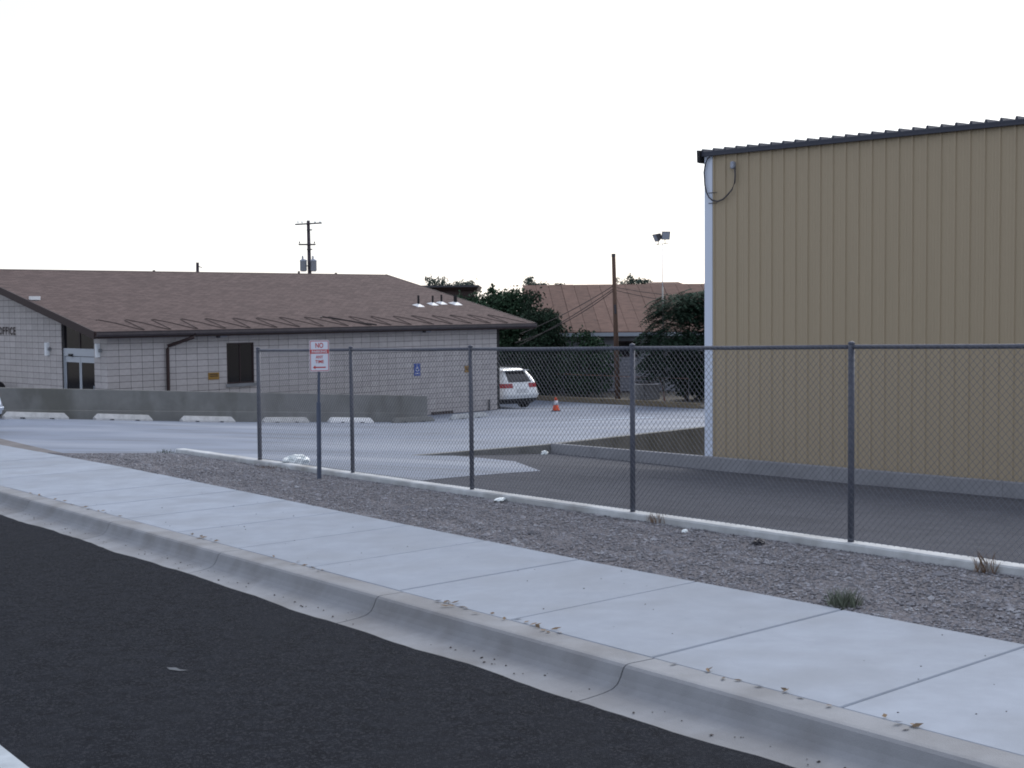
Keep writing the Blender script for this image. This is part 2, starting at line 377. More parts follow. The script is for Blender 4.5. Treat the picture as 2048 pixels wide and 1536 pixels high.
tag(cut_sheet('driveway_strip', m_dirtband, -40, 24, LB-8, 10, H, [(sn2ab(0, 8.2), nN), (sn2ab(25.9, 0), dir2ab(-S)), (sn2ab(26, 8.7), dir2ab((N-S*.075).normalized()))], lift=.008), kind='structure')
# far ground to the horizon
g = MB().poly([(-1500, -1500, -2.6), (1500, -1500, -2.6), (1500, 1500, -2.6), (-1500, 1500, -2.6)]).build('ground', m_ground); tag(g, kind='structure')

# ------------------------------------------------------------------ street
ZW = -2.08          # walk level above the street datum
def strip(name, material, s0, s1, ns, zs, step=1.0, parent=None):
    mb = MB(); k = max(1, round((s1-s0)/step))
    for i in range(k+1):
        s_ = s0+(s1-s0)*i/k
        for n, z in zip(ns, zs): mb.v.append(ST(s_, n, z))
    m_ = len(ns)
    for i in range(k):
        for j in range(m_-1):
            a = i*m_+j; mb.f.append([a, a+1, a+m_+1, a+m_])
    return mb.build(name, material, parent, fix=False)
# road with a ragged edge over the gutter pan
mb = MB(); k = 700; s0, s1 = -30, 75
rw = 0; edge = []
for i in range(k+1):
    s_ = s0+(s1-s0)*i/k
    rw = max(-.035, min(.035, 0.9*rw + random.uniform(-0.012, 0.012)))
    e = 5.20 + rw + 0.010*math.sin(s_*1.7)+0.010*math.sin(s_*4.1+1)
    edge.append(e)
    for n, z in ((-9, ZW-0.19), (0, ZW-0.10), (4.6, ZW-0.145), (e-0.01, ZW-0.152), (e, ZW-0.19)): mb.v.append(ST(s_, n, z))
for i in range(k):
    for j in range(4): a = i*5+j; mb.f.append([a, a+5, a+6, a+1])
road = mb.build('road', m_road); tag(road, kind='structure')
# white lane line: right edge passes the lower left corner of the view
zc = lambda n: ZW-0.10-0.045*n/4.6 + 0.004
lm = strip('lane_line', m_paint, -25, 70, [2.00, 2.12], [zc(2.0), zc(2.12)]); tag(lm, kind='structure')
mk = MB().poly([ST(8.97, 3.55, zc(3.5)), ST(8.93, 3.60, zc(3.6)), ST(8.86, 3.60, zc(3.6)), ST(8.80, 3.64, zc(3.6)), ST(8.82, 3.58, zc(3.6)), ST(8.90, 3.54, zc(3.5))]); tag(mk.build('paint_chip', m_chip), kind='structure')
# kerb and gutter in cast lengths
curb = thing('kerb', ST(10, 5.5, ZW-0.3), kind='structure')
prof = [(5.02, -.178), (5.30, -.164), (5.42, -.153), (5.49, -.139), (5.53, -.116), (5.555, -.08), (5.570, -.045), (5.584, -.018), (5.605, -.004), (5.635, 0), (5.835, 0), (5.835, -.34), (5.02, -.34)]
s_ = -12.0
cuts = [6.6+3.05*i for i in range(-7, 22)]
for c0, c1 in zip(cuts[:-1], cuts[1:]):
    mb = MB(); k = 4; g_ = 0.006
    for i in range(k+1):
        q = c0+g_+(c1-c0-2*g_)*i/k
        for n, z in prof: mb.v.append(ST(q, n, ZW+z))
    m_ = len(prof)
    for i in range(k):
        for j in range(m_): a = i*m_+j; b = i*m_+(j+1) % m_; mb.f.append([a, b, b+m_, a+m_])
    mb.f.append(list(range(m_))); mb.f.append(list(range(k*m_, k*m_+m_))[::-1])
    mb.build('kerb_length', m_curb, curb)
# sidewalk slabs
walk = thing('sidewalk', ST(10, 6.8, ZW-0.12), kind='structure')
def wback(s_): return 7.9 + 0.35*min(1, max(0, (s_-10)/12.0))
joints = [6.63+1.55*i for i in range(-12, 42)]
for c0, c1 in zip(joints[:-1], joints[1:]):
    g_ = 0.007; f_ = lambda s_, n: s_+0.11*(n-5.84)
    dz = random.uniform(-.002, .002)
    lo = []; hi = []
    for s_, n in ((c0+g_, 5.842), (c1-g_, 5.842), (c1-g_, wback(c1)), (c0+g_, wback(c0))):
        lo.append(ST(f_(s_, n), n, ZW-.12)); hi.append(ST(f_(s_, n), n, ZW+dz))
    o = MB().hexa(lo+hi).build('slab', m_walk, walk); bevel(o, 0.008)
strip('joint_bed', m_dirt, -11, 70, [5.83, 8.24], [ZW-.03, ZW-.03], parent=walk)
# gravel verge
mb = MB(); cols = 14
gs = [-12+i*0.5 for i in range(78)]
def gtop(s_):
    if s_ < 24.7: return 10.12
    return max(wback(s_)+.01, 10.0-(s_-24.7)*0.95)
rows = []
for s_ in gs:
    r_ = []
    for j in range(cols+1):
        n = wback(s_)-0.03 + (gtop(s_)-wback(s_)+0.03)*j/cols
        z = ZW-0.022 + random.uniform(-.008, .008) + 0.03*math.sin(math.pi*j/cols)
        r_.append(len(mb.v)); mb.v.append(ST(s_, n, z))
    rows.append(r_)
for i in range(len(rows)-1):
    for j in range(cols): mb.f.append([rows[i][j], rows[i][j+1], rows[i+1][j+1], rows[i+1][j]])
gv = mb.build('gravel_verge', m_gravel, fix=False); tag(gv, kind='structure')
# loose stones
mb = MB()
oct_ = [Vector(p) for p in ((1, 0, 0), (0, 1, 0), (-1, 0, 0), (0, -1, 0), (0, 0, .8), (0, 0, -.8))]
of = [(0, 1, 4), (1, 2, 4), (2, 3, 4), (3, 0, 4), (1, 0, 5), (2, 1, 5), (3, 2, 5), (0, 3, 5)]
def stone(p, r):
    i = len(mb.v); an = random.random()*6.28; ca, sa = math.cos(an), math.sin(an); sx = random.uniform(.7, 1.4)
    for q in oct_:
        j = random.uniform(.75, 1.25)
        x, y = q.x*sx*j, q.y*j/sx; mb.v.append(p + Vector((x*ca-y*sa, x*sa+y*ca, q.z*.7*j))*r)
    for t in of: mb.f.append([i+k for k in t])
for i in range(48000):
    s_ = 2.0 + 23.7*random.random()**1.4; n = random.uniform(wback(s_)-.01, gtop(s_)-.02)
    t = (n-wback(s_))/(gtop(s_)-wback(s_)+.001)
    r = random.choice((.007, .009, .011, .013, .017)) * random.uniform(.8, 1.2)
    if random.random() < .004: r = random.uniform(.03, .055)
    stone(ST(s_, n, ZW-.015+.03*math.sin(math.pi*t)), r)
so = mb.build('gravel_stones', m_stone, fix=False); tag(so, kind='stuff', label='loose grey gravel between sidewalk and chain-link fence', cat='gravel')
# far-side ground shoulder under the street so nothing hovers
sh = strip('shoulder', m_ground, -30, 75, [-40, -9, -8.9], [ZW-.6, ZW-.2, ZW-.25]); tag(sh, kind='structure')

# ------------------------------------------------------------------ fence kerb (low pale concrete wall under the fence)
mb = MB(); k = 60; fp = [(10.06, -.20), (10.06, .045), (10.075, .06), (10.24, .06), (10.255, .045), (10.255, -.25)]
for i in range(k+1):
    s_ = -10+(24.75+10)*i/k
    for n, z in fp: mb.v.append(ST(s_, n, ZW+z+random.uniform(-.003, .003)))
m_ = len(fp)
for i in range(k):
    for j in range(m_-1): a = i*m_+j; mb.f.append([a, a+1, a+m_+1, a+m_])
mb.f.append(list(range(m_))[::-1]); mb.f.append(list(range(k*m_, k*m_+m_)))
fk = mb.build('fence_kerb', m_whitecurb); tag(fk, 'long pale concrete kerb under the chain-link fence', 'kerb')

# ------------------------------------------------------------------ chain-link fence
ZF = ZW+.06; HF = 1.845
fence = thing('chain_link_fence', ST(14, 10.15, ZF), 'galvanised chain-link fence standing on the pale kerb along the gravel', 'fence')
ss = [21.34, 18.19, 15.03, 11.83, 8.71, 5.56, 2.41, -0.75]
for i, s_ in enumerate(ss):
    r = 0.036 if i == 0 else 0.03
    mb = MB(); lean = random.uniform(-.006, .006)
    mb.tube([ST(s_, 10.15, ZF-.12), ST(s_+lean, 10.15, ZF+HF+.02)], r, 10)
    p = mb.build('post', m_galv, fence, smooth=True)
    mb = MB(); mb.lathe(ST(s_+lean, 10.15, ZF+HF+.005), [(r+.003, 0), (r+.003, .012), (r*.8, .022), (.005, .028)], 10); mb.build('post_cap', m_galv, p, smooth=True)
for a_, b_ in zip(ss[:-1], ss[1:]):
    MB().tube([ST(a_, 10.15, ZF+HF-.02), ST((a_+b_)/2, 10.15, ZF+HF-.024), ST(b_, 10.15, ZF+HF-.02)], 0.0215, 10).build('top_rail', m_galv, fence, smooth=True)
    # woven wire of one bay: two families of diagonal wires, tied each side of the posts
    mb = MB(); L = a_-b_; Hh = HF-.03; pit = 0.0715; wr = 0.0024
    base = ST(b_, 10.115, ZF+.02); ex = (ST(b_+1, 10.115, ZF+.02)-base); ez = Vector((0, 0, 1)); en = N
    for fam in (1, -1):
        c = -Hh
        while c < L+Hh:
            # x = c + fam*h  (h from 0..Hh)
            x0, x1 = c, c+fam*Hh; h0, h1 = 0.0, Hh
            if fam == 1:
                if x0 < 0: h0 = -c; x0 = 0
                if x1 > L: h1 = L-c; x1 = L
            else:
                if x0 > L: h0 = c-L; x0 = L
                if x1 < 0: h1 = c; x1 = 0
            if h1-h0 > 0.02:
                p0 = base+ex*x0+ez*h0+en*(.0015*fam); p1 = base+ex*x1+ez*h1+en*(.0015*fam)
                mb.tube([p0, p1], wr, 3, cap=False)
            c += pit
    tag(mb.build('woven_wire', m_wire, fence, fix=False), kind='stuff')
    # bottom tension wire
    MB().tube([ST(a_, 10.115, ZF+.03), ST(b_, 10.115, ZF+.03)], 0.003, 5).build('tension_wire', m_wire, fence)

# ------------------------------------------------------------------ office building
ZB, ZT = -4.03, -0.81                               # wall base and top
LEN, RB, ZR0, RS = 17.06, 8.75, -0.62, 0.2345       # wall length, ridge offset, eave top level, roof slope
A0, A1, EO = -0.64, 18.80, -0.45                    # roof ends and eave overhang
def zroof(b): return ZR0 + RS*((b if b <= RB else 2*RB-b)-EO)
office = thing('office_building', W(8.5, 8.7, ZB), 'low grey block office with brown shingle gable roof behind the parking lot', 'building')
# mortar-coloured core walls, set back behind the block faces
TW = 0.19
mb = MB(); wa0, wa1, wz0, wz1 = 4.38, 5.47, -2.45, -1.087      # window opening
mb.wbox(.02, wa0, .014, TW, ZB-.4, ZT); mb.wbox(wa1, LEN-.02, .014, TW, ZB-.4, ZT); mb.wbox(wa0, wa1, .014, TW, ZB-.4, wz0); mb.wbox(wa0, wa1, .014, TW, wz1, ZT)
mb.build('wall', m_mortar, office)
D0, D1 = 0.797, 2.888                               # door opening in the gable
def prism_gable(mb, b0, b1, zlo, a0, a1, under=0.17):
    zt0, zt1 = zroof(b0)-under, zroof(b1)-under
    mb.hexa([W(a0, b0, zlo), W(a1, b0, zlo), W(a1, b1, zlo), W(a0, b1, zlo), W(a0, b0, zt0), W(a1, b0, zt0), W(a1, b1, zt1), W(a0, b1, zt1)])
mb = MB(); prism_gable(mb, .02, D0, ZB-.4, .014, TW); prism_gable(mb, D1, RB, ZB-.4, .014, TW); prism_gable(mb, RB, 2*RB, ZB-.4, .014, TW)
mb.build('wall', m_mortar, office)
mb = MB(); prism_gable(mb, .05, RB, ZB-.4, LEN-TW, LEN-.004); prism_gable(mb, RB, 2*RB, ZB-.4, LEN-TW, LEN-.004); mb.wbox(.05, LEN-.05, 2*RB-TW, 2*RB, ZB-.4, ZT)
mb.build('wall', m_block, office)
# blocks: stack bond 406 x 203 mm
BW, BH = LEN/42.0, (ZT-ZB)/16.0
gap = 0.016
bme = None; blocks = []; rest = MB()
for col in range(42):
    for row in range(16):
        a_ = col*BW; z_ = ZB+row*BH
        if a_+BW > wa0 and a_ < wa1 and z_+BH > wz0+.01 and z_ < wz1-.01:
            if wa0-a_ > .04: rest.wbox(a_+gap/2, wa0, 0, .05, z_+gap/2, z_+BH-gap/2)
            if a_+BW-wa1 > .04: rest.wbox(wa1, a_+BW-gap/2, 0, .05, z_+gap/2, z_+BH-gap/2)
            x0, x1 = max(a_+gap/2, wa0), min(a_+BW-gap/2, wa1)
            if z_ < wz0: rest.wbox(x0, x1, 0, .05, z_+gap/2, wz0)
            if z_+BH > wz1: rest.wbox(x0, x1, 0, .05, wz1, z_+BH-gap/2)
            continue
        blocks.append(('L', a_, z_))
for col in range(0, 43):
    b_ = col*BW
    for row in range(0, 28):
        z_ = ZB+row*BH
        if b_+BW > D0 and b_ < D1:
            zt = z_+BH-gap/2
            if D0-b_ > .04 and zt < zroof(b_)-.16: rest.wbox(0, .05, b_+gap/2, D0, z_+gap/2, zt)
            if b_+BW-D1 > .04 and zt < zroof(D1)-.16: rest.wbox(0, .05, D1, b_+BW-gap/2, z_+gap/2, zt)
            continue
        lim0, lim1 = zroof(b_)-.16, zroof(min(b_+BW, 2*RB))-.16
        if z_+.03 > max(lim0, lim1) or b_+BW > 2*RB+.05: continue
        if z_+BH > min(lim0, lim1)-.002: blocks.append(('Gc', b_, z_))
        else: blocks.append(('G', b_, z_))
campos = Vector((0, 0, CAMZ))
def bpos(t): return W(t[1]+BW/2, 0, t[2]+BH/2) if t[0] == 'L' else W(0, t[1]+BW/2, t[2]+BH/2)
def seen(t):
    if t[0] == 'Gc': return False
    lim = -2.25-0.066*t[1] if t[0] == 'L' else -2.35     # top of the ramp wall in front hides what lies lower
    if t[0] == 'L' and t[1] > 12.3: lim = -9
    if t[0] == 'G' and t[1] > 7.6: return False
    return t[2]+BH > lim
vis = sorted([t for t in blocks if seen(t)], key=lambda t: (bpos(t)-campos).length)
single = set(vis[:296])
def block_geo(mb, t):
    if t[0] == 'L': mb.wbox(t[1]+gap/2, t[1]+BW-gap/2, 0, .05, t[2]+gap/2, t[2]+BH-gap/2)
    elif t[0] == 'G': mb.wbox(0, .05, t[1]+gap/2, t[1]+BW-gap/2, t[2]+gap/2, t[2]+BH-gap/2)
    else:
        b0, b1 = t[1]+gap/2, t[1]+BW-gap/2; zl = t[2]+gap/2
        t0, t1 = min(t[2]+BH-gap/2, zroof(b0)-.16), min(t[2]+BH-gap/2, zroof(b1)-.16)
        t0 = max(t0, zl+.002); t1 = max(t1, zl+.002)
        mb.hexa([W(0, b0, zl), W(.05, b0, zl), W(.05, b1, zl), W(0, b1, zl), W(0, b0, t0), W(.05, b0, t0), W(.05, b1, t1), W(0, b1, t1)])
sh_mesh = {}
for t in blocks:
    if t not in single: block_geo(rest, t); continue
    if t[0] not in sh_mesh:
        m1 = MB(); block_geo(m1, (t[0], 0, 0)); o = m1.build('block', m_block, None); sh_mesh[t[0]] = o.data
        ctr = o.location.copy(); bpy.data.objects.remove(o); sh_mesh[t[0]+'off'] = ctr
    o = bpy.data.objects.new('block', sh_mesh[t[0]]); C.objects.link(o); o.parent = office
    d = (W(t[1], 0, t[2]) if t[0] == 'L' else W(0, t[1], t[2])) - W(0, 0, 0)
    o.location = sh_mesh[t[0]+'off'] + d - office.location
tag(rest.build('blocks', m_block, office, fix=False), kind='stuff')
# roof: two shingled planes with thickness
def roof_plane(b0, b1, name):
    mb = MB(); th_ = .14; mb.hexa([W(A0, b0, zroof(b0)-th_), W(A1, b0, zroof(b0)-th_), W(A1, b1, zroof(b1)-th_), W(A0, b1, zroof(b1)-th_), W(A0, b0, zroof(b0)), W(A1, b0, zroof(b0)), W(A1, b1, zroof(b1)), W(A0, b1, zroof(b1))])
    o = mb.build(name, m_roof, office)
    at_ = o.data.attributes.new('roofuv', 'FLOAT_VECTOR', 'POINT')
    for i, v in enumerate(o.data.vertices):
        p = v.co + office.location; a, b = toab(p.x, p.y); at_.data[i].vector = (a, (b-b0)*1.027, 0)
    return o
roof = roof_plane(EO, RB-.004, 'roof'); roof_plane(2*RB-EO, RB+.004, 'roof')
mb = MB(); mb.hexa([W(A0, RB-.15, zroof(RB-.15)+.002), W(A1, RB-.15, zroof(RB-.15)+.002), W(A1, RB+.15, zroof(RB+.15)+.002), W(A0, RB+.15, zroof(RB+.15)+.002), W(A0, RB-.15, zroof(RB-.15)+.02), W(A1, RB-.15, zroof(RB-.15)+.02), W(A1, RB+.15, zroof(RB+.15)+.02), W(A0, RB+.15, zroof(RB+.15)+.02)])
rc = mb.build('ridge_cap', m_roof, roof); 
at_ = rc.data.attributes.new('roofuv', 'FLOAT_VECTOR', 'POINT')
for i, v in enumerate(rc.data.vertices):
    p = v.co + office.location; a, b = toab(p.x, p.y); at_.data[i].vector = (a, b, 0)
# soffit along the eave, gutter, rake boards
MB().wbox(A0+.05, A1-.05, EO+.06, .0, ZR0-.20, ZR0-.165).build('soffit', m_brown, office)
mb = MB(); gpf = [(EO-.002, -.165), (EO-.07, -.155), (EO-.105, -.10), (EO-.105, -.03), (EO-.12, -.015), (EO-.12, -.005), (EO-.09, -.01), (EO-.09, -.09), (EO-.06, -.13), (EO-.002, -.14)]
mb.extrude([W(A0, b, ZR0+z) for b, z in gpf], [W(A1, b, ZR0+z) for b, z in gpf]); mb.build('gutter', m_gutter, office)
MB().wbox(A0+.02, A1-.02, EO+.0, EO+.05, ZR0-.22, ZR0-.142).build('fascia', m_brown, office)
def rake(a0, a1):
    mb = MB()
    for b0, b1 in ((EO, RB), (RB, 2*RB-EO)):
        z0, z1 = zroof(b0), zroof(b1)
        mb.hexa([W(a0, b0, z0-.23), W(a1, b0, z0-.23), W(a1, b1, z1-.23), W(a0, b1, z1-.23), W(a0, b0, z0+.012), W(a1, b0, z0+.012), W(a1, b1, z1+.012), W(a0, b1, z1+.012)])
    mb.build('rake_board', m_brown, office)
rake(A0-.045, A0-.003); rake(A1+.003, A1+.045)
# gable soffit
mb = MB(); 
for b0, b1 in ((EO, RB), (RB, 2*RB-EO)):
    z0, z1 = zroof(b0)-.142, zroof(b1)-.142
    for aa, bb in ((A0, -.005), (LEN+.01, A1)):
        mb.hexa([W(aa, b0, z0-.03), W(bb, b0, z0-.03), W(bb, b1, z1-.03), W(aa, b1, z1-.03), W(aa, b0, z0), W(bb, b0, z0), W(bb, b1, z1), W(aa, b1, z1)])
mb.build('soffit', m_brown, office)
# window
win = MB(); 
for q in ((wa0, wa0+.05, wz0, wz1), (wa1-.05, wa1, wz0, wz1), (wa0+.05, wa1-.05, wz1-.05, wz1), (wa0+.05, wa1-.05, wz0, wz0+.05), ((wa0+wa1)/2-.02, (wa0+wa1)/2+.02, wz0+.05, wz1-.05)): win.wbox(q[0], q[1], .03, .08, q[2], q[3])
wino = win.build('window', m_brown, office)
MB().wbox(wa0+.05, (wa0+wa1)/2-.02, .05, .06, wz0+.05, wz1-.05).build('pane', m_glass, wino); MB().wbox((wa0+wa1)/2+.02, wa1-.05, .05, .06, wz0+.05, wz1-.05).build('pane', m_glass, wino)
MB().wbox(wa0-.05, wa1+.05, -.05, .03, wz0-.11, wz0).build('sill', m_curb, wino)
# entrance: header, jambs, two glazed door leaves, transom glazing up to the rake
zh0, zh1 = -1.43, -1.185; FL = -3.45
ent = MB(); ent.wbox(.06, .17, D0, D1, zh0, zh1)
for bb in (D0, D1-.07): ent.wbox(.06, .16, bb, bb+.07, FL, zh0)
ento = ent.build('door_frame', m_alu, office)
mid = (D0+D1)/2
for b0, b1 in ((D0+.07, mid-.01), (mid+.01, D1-.07)):
    dm = MB(); dm.wbox(.09, .13, b0, b0+.06, FL, zh0-.02); dm.wbox(.09, .13, b1-.06, b1, FL, zh0-.02); dm.wbox(.09, .13, b0+.06, b1-.06, zh0-.20, zh0-.02); dm.wbox(.09, .13, b0+.06, b1-.06, FL, FL+.25)
    do = dm.build('door', m_alu, office)
    MB().wbox(.105, .115, b0+.06, b1-.06, FL+.25, zh0-.20).build('pane', m_glass, do)
    MB().tube([W(.06, (b0+.09 if b0 < mid-.1 else b1-.09), -2.75), W(.06, (b0+.09 if b0 < mid-.1 else b1-.09), -2.35)], .015, 8).build('handle', m_alu, do)
for i, (b0, b1) in enumerate(((D0+.02, mid-.03), (mid+.03, D1-.02))):
    t0, t1 = zroof(b0)-.17, zroof(b1)-.17
    mb = MB(); mb.hexa([W(.10, b0, zh1), W(.12, b0, zh1), W(.12, b1, zh1), W(.10, b1, zh1), W(.10, b0, t0), W(.12, b0, t0), W(.12, b1, t1), W(.10, b1, t1)]); mb.build('transom_pane', m_glass, office)
mb = MB(); prism_gable(mb, mid-.03, mid+.03, zh1, .08, .14); mb.build('mullion', m_brown, office)
MB().wbox(.0, .06, mid+.42, mid+.62, zh0-.01, zh0+.07).build('door_sensor', m_black, ento)
# interior darkness behind the glazing
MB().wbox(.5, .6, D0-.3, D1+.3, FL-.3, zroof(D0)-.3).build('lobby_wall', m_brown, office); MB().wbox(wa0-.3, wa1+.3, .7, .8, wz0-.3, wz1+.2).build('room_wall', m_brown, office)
# lettering over the entrance wall: only the end of the word is in view
bcur = 6.02
for ch in reversed('OFFICE'):
    wd = {'O': .205, 'C': .19, 'I': .05}.get(ch, .165)
    # reading direction is -B; origin at the left foot of the letter
    o, w_ = text_mesh('letter', ch, m_letter, office, W(0, bcur+wd, -.775), -B, U, .265, depth=.02, width=wd, center=False)
    bcur += wd+.055
# downspout
ds = MB(); ds.tube([W(2.84, EO-.06, -.74), W(2.80, EO-.05, -.86), W(2.11, -.075, -1.13), W(2.11, -.06, -1.22), W(2.11, -.06, -3.55)], .055, 8); ds.build('downspout', m_brownpipe, office)
ds = MB(); ds.wbox(LEN+.01, LEN+.16, .02, .16, ZB, -.85); ds.build('downspout', m_black, office)
MB().tube([W(16.55, -.06, ZB-.03), W(16.55, -.06, ZB+.42)], .035, 8).build('pipe_stub', m_dark, office)
MB().wbox(13.5, 14.6, -.06, -.003, ZB-.05, ZB+.10).build('base_board', m_brown, office)
# under-eave lamps
for a_ in (3.95, 13.05):
    o = MB().wbox(a_-.05, a_+.06, -.22, -.10, -.90, -.785).build('eave_lamp', m_dark, office); bevel(o, .015)
    MB().wbox(a_+.08, a_+.34, -.18, -.10, -.885, -.80).build('lamp_head', m_greymetal, o)
# wall sconces beside the entrance
def sconce(p, d, w_):
    mb = MB(); n = 8; r0_, r1_ = [], []
    for i in range(n+1):
        an = math.pi*i/n; q = d*(-math.cos(an)*.085)+w_*(math.sin(an)*.13); r0_.append(p+q+U*(-.215)); r1_.append(p+q+U*.215)
    mb.extrude(r0_, r1_); o = mb.build('sconce', m_sconce, office)
    MB().box(p+d*.16-d*.04-U*.05, d*.08, w_*.09, U*.1).build('junction_box', m_curb, o)
sconce(W(0, 3.78, -1.22), -B, -A); sconce(W(0, .50, -1.22), -B, -A)
# roof vents with pale flashing
for a_, b_, r, h in ((15.3, 2.66, .045, .42), (16.29, 2.9, .04, .36), (16.92, 3.06, .04, .36), (17.6, 2.95, .075, .36)):
    z_ = zroof(b_); v = MB().tube([W(a_, b_, z_-.05), W(a_, b_, z_+h)], r, 12).build('roof_vent', m_black, office, smooth=False)
    mb = MB(); f0 = .14+r; mb.hexa([W(a_-f0, b_-f0, zroof(b_-f0)+.002), W(a_+f0, b_-f0, zroof(b_-f0)+.002), W(a_+f0, b_+f0, zroof(b_+f0)+.002), W(a_-f0, b_+f0, zroof(b_+f0)+.002), W(a_-r, b_-r, z_+.07), W(a_+r, b_-r, z_+.07), W(a_+r, b_+r, z_+.09), W(a_-r, b_+r, z_+.09)])
    mb.build('flashing', m_white, v)
mb = MB().wbox(A0+.1, A0+.4, 3.75, 3.95, zroof(3.85), zroof(3.85)+.12); mb.build('roof_cap', m_white, office)
for a_, h in ((14.2, .10), (16.2, .06), (7.2, .05)): MB().tube([W(a_, RB+.3, zroof(RB)-.1), W(a_, RB+.3, zroof(RB)+h)], .05, 8).build('ridge_pipe', m_dark, office)
# heat cable zigzag on the eave
mb = MB(); a_ = .15; k = 0
def rp(a, b): return W(a, b, zroof(b)+.014)
pts = []
while a_ < 18.2:
    j = random.uniform(-.06, .06)
    pts += [rp(a_+j, .95+random.uniform(-.08, .06)), rp(a_+.10+j, 1.0), rp(a_+.45+j, .5), rp(a_+.80+j, -.30+random.uniform(-.05, .05)), rp(a_+.92+j, -.36)]
    a_ += 1.02
mb.tube(pts, .011, 5); mb.build('heat_cable', m_heat, roof)
mb = MB(); mb.tube([rp(9.0, .85), rp(9.15, 1.0), rp(9.35, .85), rp(9.9, .3), rp(10.2, -.1), rp(10.4, -.3)], .03, 6); mb.tube([rp(9.9, .35), rp(10.1, -.05), rp(10.45, -.15), rp(10.6, -.34)], .03, 6); mb.build('cable_bundle', m_cable, roof)
# signs on the wall
def wall_sign(name, a0, a1, z0, z1, material, label, cat, group=None):
    t = thing(name, W((a0+a1)/2, -.02, z0), label, cat, group); o = MB().wbox(a0, a1, -.022, -.002, z0, z1).build('panel', material, t); return t
t = wall_sign('accessible_parking_sign', 12.66, 12.96, -2.52, -2.06, m_blue, 'blue wheelchair parking sign on the office wall', 'sign')
def wp_(x, z): return W(12.66+x, -.026, -2.52+z)
mb = MB(); mb.tube([wp_(.13, .40), wp_(.13, .401+.012)], .022, 8); mb.tube([wp_(.13, .38), wp_(.14, .28), wp_(.20, .28), wp_(.225, .20), wp_(.25, .21)], .011, 5); mb.tube([wp_(.135, .33), wp_(.19, .33)], .009, 5)
mb.tube([wp_(.145+.065*math.cos(i*.5+1.9), .235+.065*math.sin(i*.5+1.9)) for i in range(10)], .009, 5); mb.build('wheelchair_symbol', m_white, t)
text_mesh('lettering', 'PARKING', m_white, t, wp_(.15, .07), A, U, .04, depth=.002, width=.22)
for (a0, a1, z0, z1), lb in (((3.64, 4.06, -2.28, -2.05), 'gold placard on the block wall between downspout and window'), ((15.28, 15.68, -2.49, -2.24), 'gold placard near the far corner of the office wall')):
    t = wall_sign('placard', a0, a1, z0, z1, m_gold, lb, 'placard'); mb = MB()
    for zz in (.16, .10): mb.wbox(a0+.05, a1-.05, -.026, -.0225, z0+zz, z0+zz+.025)
    mb.build('print', m_letter, t)

# bins behind the ramp wall, beside the entrance
for i, (a_, b_, h) in enumerate(((-.75, 6.05, 1.13), (-.6, 6.75, 1.08))):
    zf = -3.43; t = thing('bin', W(a_, b_, zf), ('larger black round-topped bin behind the ramp wall, nearer the entrance', 'smaller black round-topped bin behind the ramp wall, farther from the entrance')[i], 'bin', 'bins by the entrance')
    MB().lathe(W(a_, b_, zf), [(.24, 0), (.28, .1), (.29, .75), (.30, .80)], 16).build('body', m_black, t, smooth=True)
    MB().lathe(W(a_, b_, zf+.80), [(.30, 0), (.31, .05), (.29, .16), (.21, .26), (.1, .31), (.01, h-.80)], 16).build('lid', m_black, t, smooth=True)
pd = MB().wbox(-6, -.02, -1.38, 9.5, -4.4, FL+.02-.0).build('entrance_pad', m_greyconc); tag(pd, kind='structure')

# ------------------------------------------------------------------ ramp wall in front of the office
def ptop(a): return -2.118-.0657*(a+4.19)
mb = MB(); aa = [-12+i*1.2 for i in range(21)]; aa[-1] = 11.97
for a0, a1 in zip(aa[:-1], aa[1:]):
    pass
ring = lambda a: [W(a, -1.5, -5), W(a, -1.32, -5), W(a, -1.32, ptop(a)-.012), W(a, -1.335, ptop(a)), W(a, -1.485, ptop(a)), W(a, -1.5, ptop(a)-.012)]
mb = MB(); mb.extrude(ring(-12), ring(11.97))
pw = mb.build('ramp_wall', m_greyconc); tag(pw, 'long low concrete wall with sloping top in front of the office', 'wall')
mb = MB(); r2 = lambda a: [W(a, -1.525, -5.1), W(a, -1.498, -5.1), W(a, -1.498, ptop(a)-.62), W(a, -1.525, ptop(a)-.64)]
mb.extrude(r2(-11.9), r2(11.9)); o = mb.build('footing_face', m_greyconc, pw)

